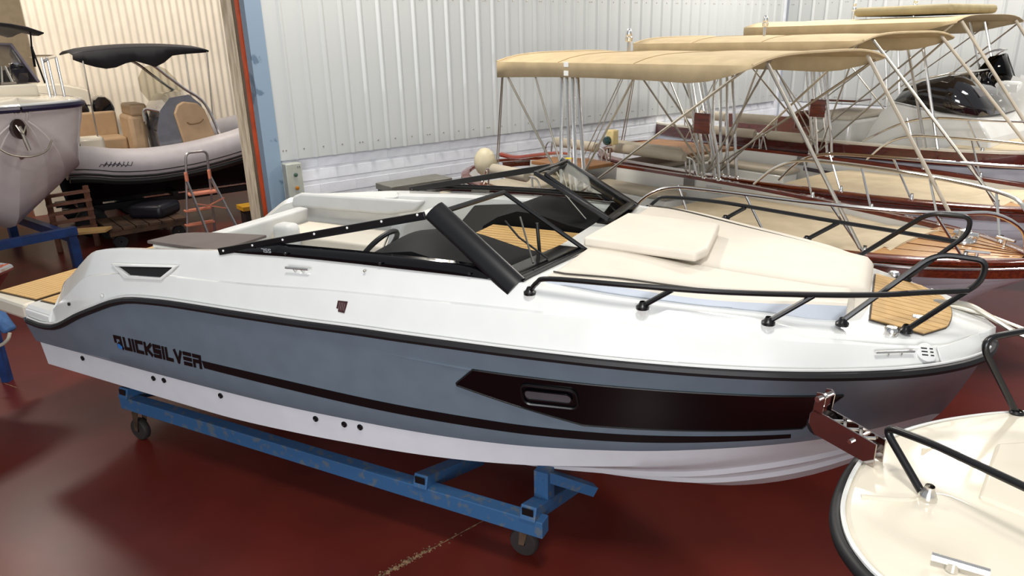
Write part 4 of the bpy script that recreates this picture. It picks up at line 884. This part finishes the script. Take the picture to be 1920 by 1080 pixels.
MB().tube([(-1.2, -.75, 2.93), (-1.60, -.62, 3.48), (-1.50, -.3, 3.50), (-1.48, .25, 3.50), (-1.55, .58, 3.49), (-1.2, .72, 2.93)], .025, 6).build('screen_frame', mat('mauve_grey_frame', (120, 112, 122), .4), sc)
MB().prism([(-1.25, -.66, 2.93), (-1.2, .60, 2.93), (-1.7, .62, 2.93), (-1.8, -.66, 2.93)], UP*.14).build('dash_top', mat('brown_dash', (62, 46, 42), .5), wb_)
m = MB(); m.tube([(-.85, .12, 2.94), (-.98, .20, 3.18)], .018, 6).tube([(-.80, .24, 2.94), (-.96, .24, 3.18)], .018, 6).box((-.82, .18, 2.95), (.10, .20, .03)); m.build('bow_chock', dullst, wb_)
m = MB(); rows = []
for i in range(9):
    u = i/8; x = -2.9+1.75*u; rows.append([(x, -.75+1.68*v, 3.64+.16*math.sin(PI*min(1, v*1.0))**.7-.03*math.sin(3*PI*u)) for v in [k/8 for k in range(9)]])
m.grid(rows); cnp = m.build('black_canopy', mat('black_canvas', (30, 28, 34), .7, var=.15), wb_, solid=.02)
m = MB(); m.tube([(-1.3, .80, 3.66), (-1.5, .84, 3.45), (-1.35, .86, 2.9)], .014, 6); m.tube([(-1.5, .84, 3.45), (-1.55, .84, 3.15)], .02, 6); m.build('canopy_bow', blackp, cnp)
for s in (-1, 1):
    top = path([(-2.4, s*1.10, 3.30), (-1.2, s*1.02, 3.30), (-.6, s*.72, 3.28), (-.42, s*.58, 3.24)], 4)
    r = MB().tube(top, .022, 8).build('bow_rail', chrome, wb_)
    for x, y, xt in ((-.42, .56, -.42), (-.95, .95, -.95), (-1.6, 1.06, -1.6)): MB().tube([(x, s*y, 2.70), (xt, s*(y-.0), 3.29)], .020, 8).build('stanchion', chrome, r)
m = MB(); m.prism([(-.16, -.06+.085*math.cos(2*PI*k/18), 2.36+.14*math.sin(2*PI*k/18)) for k in range(18)], (.14, 0, 0)); anc = m.build('hawse_pipe', mat('dark_bronze', (58, 44, 40), .3, metal=.7), wb_)
m = MB(); m.tube([(-.01, -.06, 2.40), (-.02, 0, 2.06)], .028, 8).tube(path([(-.1, -.36, 2.14), (-.06, -.22, 2.02), (-.03, .0, 1.97), (-.06, .22, 2.02), (-.1, .34, 2.16)], 4), .014, 8).tube(path([(.0, -.10, 2.42), (.02, -.05, 2.30), (.0, .02, 2.40)], 4), .012, 6); m.build('anchor', dullst, anc)
MB().lathe([(.028, 0), (.028, .015), (0, .02)], (-.88, .98, 1.96), (.2, 1, 0), 10).build('drain_fitting', blackr, wb_)
MB().lathe([(.03, 0), (.03, .02), (0, .03)], (-.42, 0.0, 1.93), (1, 0, -.5), 10).build('bow_eye', dullst, wb_)
cw_ = thing('boat_cradle', 'dark blue steel cradle under the white bow at the left edge', 'cradle', wp(1.03, 12.3), AW)
for y in (-.62, .62):
    MB().bar((-4.2, y, .50), (-.95, y, .50), .12, .14).build('side_rail', bluedk, cw_, smooth=False)
    for x in (-1.0, -3.8): MB().bar((x, y, .0), (x, y, .46), .13, .13, (0, 1, 0)).build('leg', bluedk, cw_, smooth=False)
MB().bar((-1.0, -.7, .60), (-1.0, .7, .60), .14, .13).build('cross_beam', bluedk, cw_, smooth=False)
# ---- inflatable
rib = thing('inflatable_boat', 'grey inflatable with camel seats and black canopy in the hall behind the door', 'boat', wp(3.3, 16.2))
def rp(u, n, z): return wp(u, n, z)-wp(3.3, 16.2)
zc_ = pchip([1.2, 2.0, 2.6, 3.2, 3.7, 4.85, 5.6, 6.2], [1.50, 1.44, 1.32, 1.28, 1.30, 1.46, 1.62, 1.72])
for s, nn in ((-1, 15.2), (1, 17.3)):
    cl = [(u, nn+(0 if u < 4.6 else (u-4.6)**2*.42*(-s)), zc_(u)) for u in [1.75+.235*i for i in range(19)]]
    tb = MB().tube([rp(*p) for p in cl], .31, 24).build('tube', tubegrey, rib)
    for a0, rr in ((-34, .026), (-60, .085), (-16, .010)):
        a = math.radians(a0); off = .31
        MB().tube([rp(u, n+s*off*math.cos(a), z+off*math.sin(a)) for u, n, z in cl], rr, 8).build('rubbing_band', blackr, tb)
m = MB(); m.grid([[rp(u, n, z) for n, z in ((15.45, zc_(u)-.15), (15.6, .95), (16.25, .55), (16.9, .95), (17.05, zc_(u)-.15))] for u in (1.75, 2.4, 3.2, 4.2, 5.0, 5.8)]); m.build('hull', mat('black_hull', (24, 20, 26), .4), rib)
m = MB(); m.grid([[rp(u, n, 1.30) for n in (15.4, 17.1)] for u in (1.75, 5.6)]); m.build('deck', mat('dark_deck', (96, 84, 78), .7), rib)
def ch(name, u0, u1, n0, n1, z0, z1, mt, bv=.05, sh=0): return MB().prism([rp(u0, n0, z0), rp(u1, n0, z0), rp(u1, n1, z0), rp(u0, n1, z0)], UP*(z1-z0)+D*sh).build(name, mt, rib, bevel=bv, seg=3)
ch('stern_backrest', 1.9, 3.05, 17.0, 17.15, 1.6, 2.18, beigeseat, .04); ch('stern_seat', 1.9, 3.05, 16.3, 17.0, 1.3, 1.72, beigeseat)
ch('side_moulding', 1.8, 2.5, 15.45, 15.75, 1.3, 1.86, gel2, .08); ch('helm_seat', 3.05, 3.35, 15.9, 16.8, 1.3, 2.15, beigeseat, .08); ch('helm_backrest', 3.10, 3.42, 15.9, 16.7, 2.12, 2.36, beigeseat, .06)
m = MB(); pr = [(3.45, 1.3), (3.42, 1.9), (3.55, 2.30), (3.75, 2.52), (4.12, 2.56), (4.32, 2.36), (4.55, 1.6), (4.6, 1.3)]
rows = [[rp(u, n, z-(.06 if abs(n-16.05) > .5 else 0)) for u, z in pr] for n in (15.45, 15.5, 15.75, 16.05, 16.35, 16.6, 16.65)]
m.grid(rows); m.fan(rows[0]); m.fan(rows[-1]); cons2 = m.build('console', mat('pearl_grey_console', (120, 122, 130), .15, metal=.4, coat=1), rib, ang=35)
m = MB(); rows = []
for f in (0, 1): rows.append([rp(u+.05*f+.03, n, z) for u, n, z in ((3.92, 15.42-.03*f, 2.2), (4.02, 15.42-.03*f, 2.36), (4.32, 15.44-.03*f, 2.33), (4.48, 15.46-.03*f, 1.9), (4.62, 15.46-.03*f, 1.56), (3.98, 15.46-.03*f, 1.50))])
m = MB(); m.prism([rp(u, 15.38, z) for u, z in ((3.78, 2.16), (3.86, 2.32), (3.98, 2.38), (4.24, 2.33), (4.36, 2.2), (4.52, 1.58), (3.88, 1.50))], N*.09); st = m.build('bow_seat_back', beigeseat, rib, bevel=.03, seg=3)
m = MB(); m.tube(path([rp(3.98, 15.372, 1.98), rp(4.05, 15.370, 1.94), rp(4.22, 15.370, 1.96), rp(4.30, 15.372, 2.02)], 4), .012, 6); m.build('seat_pocket', mat('brown_piping', (120, 94, 62), .6), st)
shp = [(3.40, 2.42), (3.30, 2.62), (3.32, 2.84), (3.46, 3.03), (3.68, 3.09), (3.92, 2.98), (4.10, 2.78), (4.24, 2.52), (4.28, 2.40)]
m = MB(); low = [(3.42+.86*i/8, 2.42) for i in range(9)]
m.grid([[rp(a+(c-a)*f, 15.55+.5*(i/8)+.25*f*(i/8), b+(d-b)*f) for i, ((a, b), (c, d)) in enumerate(zip(low, shp))] for f in (0, .25, .5, .75, 1)])
m.build('wind_screen', glass('pale_smoked_acrylic', (.62, .60, .52), .10), cons2, solid=.0)
m = MB()
for n in (15.5, 16.6): m.tube(fillet([rp(3.85, n, 1.45), rp(3.62, n, 2.20), rp(3.25, n, 2.30), rp(3.25, n, 2.05)], .15), .025, 8)
m.build('grab_frame', chrome, cons2)
for n in (15.45, 16.65):
    MB().tube(path([rp(4.62, n, 1.6), rp(4.40, n, 2.30), rp(4.05, n, 2.62), rp(3.80, n, 2.85), rp(3.45, n, 3.15), rp(2.9, n, 3.28)], 5), .03, 8).build('canopy_arch', chrome, rib)
m = MB(); rows = []
for i in range(15):
    u = i/14; x = 2.25+2.35*u
    rows.append([rp(x, 15.35+1.5*v, 3.30+.10*math.sin(PI*u)**.6+.06*math.sin(PI*v)-.05*abs(math.sin(3*PI*u))*(1-v*.5)*0) for v in [k/6 for k in range(7)]])
m.grid(rows); cb_ = m.build('black_canopy', MATS['black_canvas'], rib, ang=60, solid=.025)
m = MB(); vu = [2.25+2.35*i/14 for i in range(15)]; vb = pchip([2.25, 2.42, 2.80, 3.25, 3.62, 3.95, 4.6], [3.22, 3.14, 3.04, 3.16, 3.04, 3.24, 3.28])
m.grid([[rp(u, 15.35, 3.30+.10*math.sin(PI*i/14)**.6) for i, u in enumerate(vu)], [rp(u, 15.42, vb(u)) for u in vu]]); m.build('canopy_valance', MATS['black_canvas'], cb_, solid=.012)
for (a, b) in (((4.58, 15.4, 3.32), (4.52, 15.5, 1.95)), ((4.55, 16.8, 3.30), (4.5, 16.8, 2.0)), ((2.4, 15.4, 3.28), (2.4, 15.5, 1.85))): MB().tube([rp(*a), rp(*b)], .014, 8).build('canopy_post', dullst, cb_)
m = MB(); whc = rp(3.36, 15.75, 2.02); m.tube([whc+D*(.05*math.cos(2*PI*k/20))+N*(.17*math.cos(2*PI*k/20))+UP*.17*math.sin(2*PI*k/20) for k in range(20)], .014, 6, closed=True); m.build('steering_wheel', blackr, cons2)
# logo scribble on the tube
m = MB(); random.seed(3)
for k in range(7):
    u = 2.28+.07*k; z = 1.40-.008*k; m.tube(path([rp(u-.05, 15.2-.312, z-.03), rp(u, 15.2-.314, z+.06*random.random()), rp(u+.05, 15.2-.313, z-.02), rp(u+.09, 15.2-.313, z+.05)], 3), .007, 4)
m.build('tube_lettering', mat('dark_print2', (70, 64, 72), .5), rib)
# trailer legs carrying the inflatable
tr_ = thing('boat_trailer', 'dark boat trailer with wheels under the grey inflatable', 'trailer', wp(3.3, 16.2))
for nn in (15.75, 16.7):
    MB().bar(rp(1.6, nn, .48), rp(5.6, nn, .48), .10, .12).build('side_rail', MATS['black_powder_coat'], tr_, smooth=False)
    for u in (2.0, 3.0): MB().lathe([(.05, -.08), (.24, -.09), (.28, -.05), (.28, .05), (.24, .09), (.05, .08)], rp(u, nn+(-.3 if nn < 16 else .3), .28), N, 20).build('wheel', blackr, tr_)
for u in (1.9, 3.6, 5.2): MB().bar(rp(u, 15.6, .58), rp(u, 16.85, .58), .10, .10).build('cross_beam', MATS['black_powder_coat'], tr_, smooth=False)
# outboards of two boats standing further back
for k, (u, n) in enumerate(((2.47, 17.9), (2.95, 17.9))):
    ob = thing('outboard_motor', ('black outboard cowl nearest the white bow' if k == 0 else 'black outboard cowl beside the camel helm seat'), 'outboard', wp(u, n))
    m = MB(); prof = [(-.16, 2.06), (-.17, 2.22), (-.14, 2.40), (-.05, 2.46), (.10, 2.45), (.20, 2.36), (.24, 2.18), (.22, 2.06)]
    rows = [[D*a*sc_+N*b+UP*(z if abs(b) < .12 else z-.03*(z > 2.3)) for a, z in prof] for b, sc_ in ((-.17, .8), (-.14, .96), (0, 1), (.14, .96), (.17, .8))]
    m.grid(rows); m.fan(rows[0]); m.fan(rows[-1]); m.build('cowl', mat('black_cowl', (16, 15, 20), .15, coat=1), ob)
    MB().prism([D*a+N*b for a, b in ((-.10, -.1), (.12, -.1), (.12, .1), (-.10, .1))], UP*2.07).build('midsection', blackp, ob)
dbl = thing('cream_boat', 'cream hulled boat far back between the canopy posts and the corrugated wall', 'boat', wp(2.35, 18.55))
m = MB(); m.grid([[D*(-1.0)+N*(y*.15)+UP*z for y, z in ((-1, 2.3), (-.9, 2.7), (0, 2.76), (1, 2.7))], [D*(.0)+N*(y*.2)+UP*z for y, z in ((-1, 2.3), (-.9, 2.68), (0, 2.74), (1, 2.7))], [D*(.45)+N*(y*.15)+UP*z for y, z in ((-1, 2.25), (-.9, 2.55), (0, 2.6), (1, 2.55))], [D*(.7)+N*(y*.1)+UP*z for y, z in ((-1, 2.2), (-.9, 2.35), (0, 2.38), (1, 2.35))]]); m.build('deck', gel2, dbl)
MB().prism([D*a+N*b for a, b in ((-1, -.15), (.6, -.12), (.6, .15), (-1, .15))], UP*2.3).build('hull', gel2, dbl, smooth=False)
# ---- step ladder
AL = AZW
lad = thing('step_ladder', 'aluminium stepladder with pink-orange treads standing in front of the inflatable', 'ladder', wp(3.45, 13.75))
alum = mat('brushed_aluminium', (176, 172, 170), .35, metal=.8)
pink = mat('faded_orange_plastic', (226, 140, 108), .5)
def lp(u, n, z): return wp(u, n, z)-wp(3.45, 13.75)
FL = [(3.44, 13.62, 1.60), (3.80, 13.62, 1.60)]; FB = [(3.28, 13.72, 0), (3.74, 13.72, 0)]; fr_base = [(3.46, 13.25, 0), (4.02, 13.25, 0)]
m = MB(); m.tube(fillet([lp(3.235, 13.78, 0), lp(3.42, 13.62, 1.62), lp(3.78, 13.62, 1.62), lp(3.74, 13.78, 0)], .09), .022, 8); m.build('rear_frame', alum, lad)
for a, b in (((3.36, 13.66, 1.18), (3.50, 13.20, 0)), ((3.77, 13.66, 1.18), (4.06, 13.20, 0))): MB().bar(lp(*a), lp(*b), .03, .045).build('leg', alum, lad, smooth=False)
def tread(f, d=.10):
    a = Vector((3.36, 13.66, 1.18)).lerp(Vector((3.50, 13.20, 0)), f); b = Vector((3.77, 13.66, 1.18)).lerp(Vector((4.06, 13.20, 0)), f); return a, b
MB().prism([lp(3.34, 13.55, .86), lp(3.83, 13.55, .86), lp(3.86, 13.78, .86), lp(3.36, 13.78, .86)], UP*.04).build('tread', pink, lad, bevel=.01)
for z, u0, u1 in ((.56, 3.26, 3.72), (.30, 3.23, 3.74)):
    MB().prism([lp(u0, 13.66, z), lp(u1, 13.66, z), lp(u1, 13.80, z), lp(u0, 13.80, z)], UP*.035).build('tread', pink, lad, bevel=.008)
for a, b in (((3.44, 13.42, .62), (3.90, 13.42, .78)), ((3.42, 13.42, .74), (3.93, 13.42, .58))): MB().bar(lp(*a), lp(*b), .012, .02).build('cross_brace', pink, lad, smooth=False)
for u in (3.37, 3.77): MB().box(lp(u, 13.64, 1.20), (.05, .06, .17)).build('hinge', pink, lad, bevel=.01)
# ---- pallet trolley, stacked boards, yellow block
tro = thing('pallet_trolley', 'low wooden pallet trolley with dark wheels beside the stepladder', 'trolley', (-6.9, 13.2, 0), math.radians(40))
for k in range(6): MB().box((-.55+.22*k, 0, .36), (.20, 1.1, .04)).build('plank', mat('weathered_board', (92, 66, 44), .7, rgb2=(60, 42, 30), scale=6), tro, smooth=False)
for y in (-.48, .48): MB().bar((-.65, y, .29), (.65, y, .29), .09, .09).build('bearer', MATS['weathered_board'], tro, smooth=False)
for x in (-.5, .5):
    for y in (-.48, .48): MB().lathe([(.02, -.03), (.11, -.035), (.125, 0), (.11, .035), (.02, .03)], (x, y, .125), (0, 1, 0), 16).build('wheel', blackr, tro)
bagm = MB(); bagm.prism([(-.35, -.3, .38), (.3, -.35, .38), (.4, .3, .38), (-.3, .35, .38)], (0, 0, .25)); bg = bagm.build('dark_bag', mat('black_plastic_sack', (26, 26, 34), .4, bump=.5, bscale=8), bevel=.08, seg=3)
bg.location = (-6.75, 13.45, 0); tag(bg, 'dark plastic sack lying on the pallet trolley', 'sack')
brd = thing('timber_rack', 'rack of brown timber slats behind the white bow and dark blue cradle', 'rack', wp(1.62, 14.7))
for k in range(5): MB().bar(UP*(.35+.16*k)-D*.35, UP*(.37+.16*k)+D*.35, .10, .05).build('slat', mat('brown_slat', (120, 78, 58), .6, var=.15), brd, smooth=False)
for u in (-.3, .3): MB().bar(D*u, D*u+UP*1.1, .07, .07).build('post', MATS['brown_slat'], brd, smooth=False)
tkb = MB().prism([wp(1.50, 13.9, .42), wp(1.95, 13.75, .42), wp(2.1, 14.0, .42), wp(1.6, 14.25, .42)], UP*.04).build('teak_board', teak, smooth=False); tag(tkb, 'loose yellowish teak board lying behind the blue cradle leg', 'board')
yb = MB().prism([wp(4.45, 14.2, .3), wp(4.95, 14.2, .3), wp(4.95, 14.6, .3), wp(4.45, 14.6, .3)], UP*.08).build('yellow_beam', mat('yellow_paint', (206, 154, 40), .5, var=.1), smooth=False); tag(yb, 'yellow painted beam low beside the door jamb', 'beam')
ybs = MB().prism([wp(4.5, 14.25, 0), wp(4.9, 14.25, 0), wp(4.9, 14.55, 0), wp(4.5, 14.55, 0)], UP*.3).build('dark_crate', mat('dark_crate_wood', (40, 30, 26), .7), smooth=False); tag(ybs, 'dark crate under the yellow beam by the jamb', 'crate')
# ---- control box and grey bench along the sheet wall
cbx = thing('control_box', 'grey door control box with three push buttons on the blue-grey post', 'control box', wp(3.32, 8.58, 1.3), AZW)
MB().box((0, -.06, .36), (.20, .13, .75)).build('housing', mat('grey_enamel', (160, 164, 156), .4), cbx, bevel=.01)
for z, mt in ((.60, mat('green_button', (60, 84, 70), .3)), (.44, mat('amber_button', (170, 110, 30), .3)), (.28, chrome)):
    MB().lathe([(.024, 0), (.024, .012), (.016, .016), (0, .018)], (.01, -.125, z), (0, -1, 0), 14).build('push_button', mt, cbx)
ce = MB()
for cx_ in (.055, .078):
    ce.tube([(cx_+.009*math.cos(a), -.127, .69+.012*math.sin(a)) for a in [PI*.5+PI*k/6 for k in range(7)]], .002, 4)
ce.bar((.069, -.127, .69), (.076, -.127, .69), .002, .003); ce.build('conformity_mark', blackp, cbx, smooth=False)
bn = thing('steel_bench', 'long dark grey bench top standing along the block wall behind the cruiser', 'bench', wp(4.9, 8.33), AZW)
MB().box((0, 0, 1.60), (.94, .42, .08)).build('bench_top', mat('grey_steel_top', (122, 120, 112), .45, metal=.3), bn, bevel=.008)
for x in (-.42, .42):
    for y in (-.16, .16): MB().bar((x, y, 0), (x, y, 1.57), .06, .06, (0, 1, 0)).build('leg', blackp, bn, smooth=False)
# ---- at the left edge: tip of a mahogany boat and a blue padded arm
tip = thing('mahogany_bow', 'mahogany bow tip with chrome edge at the left edge above the swim platform', 'boat', (-5.17, 7.14, 0), math.radians(35))
m = MB(); hb = pchip([-1.6, -.8, -.35, -.12, 0], [.75, .55, .34, .17, 0]); xs = [-1.6, -1.2, -.8, -.5, -.3, -.15, -.06, 0]
m.grid([[(x, -hb(x), 1.30), (x, 0, 1.33), (x, hb(x), 1.30)] for x in xs]); m.build('deck', mat('reddish_deck', (150, 62, 30), .2, coat=.8, var=.1), tip)
for s in (-1, 1):
    m = MB(); m.tube([(x, s*hb(x), 1.29) for x in xs], .035, 8); m.build('chrome_strip', chrome, tip)
    m = MB(); m.grid([[(x, s*hb(x), 1.26), (x-.25, s*hb(x)*.7, .95), (x-.5, 0, .62)] for x in xs], flip=s > 0); m.build('hull_side', mahogd, tip)
MB().box((-1.3, 0, .31), (.12, .5, .62)).build('support_block', bluedk, tip, smooth=False)
arm = thing('padded_arm', 'blue padded cradle arm with pale rope loop at the left edge by the swim platform', 'cradle arm', (-5.36, 7.10, 0))
m = MB(); m.bar((-.17, .05, .98), (.06, -.02, .60), .16, .08, (1, 0, .6)); m.build('pad', mat('blue_canvas', (66, 104, 156), .8, var=.2, bump=.3, bscale=12), arm, bevel=.03)
m = MB(); m.tube(path([(.08, -.06, .60), (.05, -.08, .53), (-.06, -.06, .46), (-.2, -.04, .44)], 5), .018, 8); m.build('rope_loop', mat('pale_rope', (190, 182, 166), .9), arm)
MB().bar((-.16, .04, 0), (-.16, .04, .8), .08, .08, (0, 1, 0)).build('post', bluedk, arm, smooth=False)
# ================================================================ near white bow at the lower right
nb = thing('white_bow', 'cream-white boat bow with black rail and anchor roller, nearest at the lower right corner', 'boat', (1.9, 1.9, 0))
O_ = Vector((1.9, 1.9, 0)); ZD = 1.80
outl = path([Vector((p[0], p[1], 0))-O_ for p in ((2.75, -.55), (2.05, .45), (1.45, 1.25), (1.16, 1.72), (1.10, 1.93), (1.14, 2.13), (1.25, 2.32), (1.38, 2.48), (1.50, 2.585), (1.68, 2.69), (1.94, 2.77), (2.25, 2.805), (2.7, 2.76), (3.3, 2.45), (3.9, 1.95), (4.5, 1.2))], 6)
cen = Vector((2.75, 1.0, 0))-O_
def ring(f, z): return [cen+(p-cen)*f+UP*z for p in outl]
m = MB(); m.grid([ring(1.0, ZD-.02), ring(.985, ZD+.005), ring(.96, ZD+.012), ring(.9, ZD+.02), ring(.6, ZD+.05), ring(.3, ZD+.06), ring(.0, ZD+.06)], flip=True); m.build('deck', gel2, nb, ang=30)
MB().tube(ring(1.005, ZD-.04), .028, 10).build('rub_rail', blackr, nb)
MB().tube(ring(.998, ZD-.006), .009, 6).build('rub_rail_insert', gel, nb)
m = MB(); m.grid([ring(1.0, ZD-.06), ring(.93, 1.45), ring(.80, 1.05), ring(.62, .75)], flip=False); m.build('hull_side', gel, nb)
m = MB(); m.grid([ring(.62, .75), ring(.3, .62), ring(0, .6)]); m.build('hull_bottom', gel, nb)
# shallow moulded ridge and pad on the deck
def dp(px, py, z=0): return Vector((px, py, ZD+z))-O_
m = MB(); m.tube(path([dp(1.24, 2.20, .012), dp(1.38, 2.16, .018), dp(1.52, 2.18, .022), dp(1.62, 2.02, .03), dp(1.80, 1.75, .035)], 5), .012, 6, sy=.4); m.build('deck_ridge', gel2, nb)
m = MB(); m.prism([dp(1.62, 2.14, .015), dp(1.95, 1.70, .02), dp(2.9, 2.0, .03), dp(2.6, 2.52, .02), dp(1.9, 2.48, .015)], UP*.03); m.build('deck_pad', gel2, nb, bevel=.025, seg=3)
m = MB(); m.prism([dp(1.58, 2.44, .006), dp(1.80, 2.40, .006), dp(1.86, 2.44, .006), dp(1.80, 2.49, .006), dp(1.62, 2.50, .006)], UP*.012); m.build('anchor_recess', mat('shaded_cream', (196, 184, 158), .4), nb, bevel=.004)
# anchor roller: two cheek plates with a tall sheave bracket
A0, A1 = Vector((1.40, 2.40, 1.885))-O_, Vector((1.245, 2.65, 1.905))-O_; dd = (A1-A0).normalized(); sd = Vector((-dd.y, dd.x, 0))
brown = mat('mirror_steel', (190, 180, 176), .08, metal=1, var=.02)
ar = None
for s in (-1, 1):
    c = sd*(.030*s); P = [A0+c-UP*.075, A0+c+UP*.025, A1+c-dd*.02+UP*.035, A1+c+UP*.005, A1+c-UP*.04, A1+c-dd*.03-UP*.075]
    o = MB().prism(P, sd*.006).build('roller_cheek', brown, nb, smooth=False, bevel=.002)
    P = [A1+c-dd*.055+UP*.02, A1+c-dd*.062+UP*.105, A1+c-dd*.045+UP*.12, A1+c-dd*.02+UP*.112, A1+c-dd*.01+UP*.02]
    MB().prism(P, sd*.006).build('roller_ear', brown, nb, smooth=False, bevel=.002)
MB().tube([A1-dd*.035+UP*.09-sd*.045, A1-dd*.035+UP*.09+sd*.05], .012, 10).build('roller_pin', chrome, nb)
MB().tube([A0+dd*.10-UP*.015-sd*.045, A0+dd*.10-UP*.015+sd*.05], .009, 8).build('roller_bolt', chrome, nb)
MB().lathe([(.010, -.028), (.04, -.026), (.022, 0), (.04, .026), (.010, .028)], A1-dd*.025-UP*.045, sd, 14).build('sheave', blackr, nb)
m = MB()
for k in range(5): m.tube([A0+dd*(.04+.035*k)+UP*.012-sd*.02*(-1)**k, A0+dd*(.065+.035*k)+UP*.014+sd*.02*(-1)**k], .007, 6)
m.build('anchor_chain', chrome, nb)
# bow rails
rail = fillet([dp(1.45, 2.165, .02), dp(1.375, 2.37, .20), dp(1.45, 2.19, .23), dp(2.1, .9, .26)], .06, 6)
r1 = MB().tube(rail, .0145, 10).build('bow_rail', blackp, nb)
MB().lathe([(.030, 0), (.032, .012), (.026, .03), (.018, .045), (.016, .06)], dp(1.452, 2.16, .02), (0, -.1, 1), 14).build('rail_foot', chrome, r1)
rail2 = fillet([dp(2.18, 2.77, .01), dp(1.955, 2.775, .36), dp(2.32, 2.84, .39), dp(3.2, 2.3, .39)], .10, 8)
r2 = MB().tube(rail2, .0145, 10).build('bow_rail', blackp, nb)
MB().lathe([(.030, 0), (.030, .008), (.02, .016)], dp(2.18, 2.765, .008), (0, 0, 1), 14).build('rail_foot', blackp, r2)
m = MB(); c0 = dp(1.33, 1.80, .025); m.tube([c0+Vector((-.05, .03, .03)), c0+Vector((.08, -.05, .03))], .013, 8); m.lathe([(.02, 0), (.018, .03)], c0, (0, 0, 1), 10); m.build('cleat', chrome, nb)
ncr = thing('boat_cradle', 'blue cradle under the near cream-white bow', 'cradle', (2.9, 1.0, 0))
for y in (-.5, .5): MB().bar((-.8, y, .30), (1.2, y, .30), .1, .12).build('side_rail', bluep, ncr, smooth=False)
for x in (-.6, 1.0):
    MB().bar((x, -.6, .42), (x, .6, .42), .1, .1).build('cross_beam', bluep, ncr, smooth=False)
    for y in (-.5, .5): MB().bar((x, y, .0), (x, y, .26), .1, .1, (0, 1, 0)).build('leg', bluep, ncr, smooth=False)
MB().box((.2, 0, .52), (1.2, .3, .14)).build('keel_block', bluep, ncr, smooth=False)
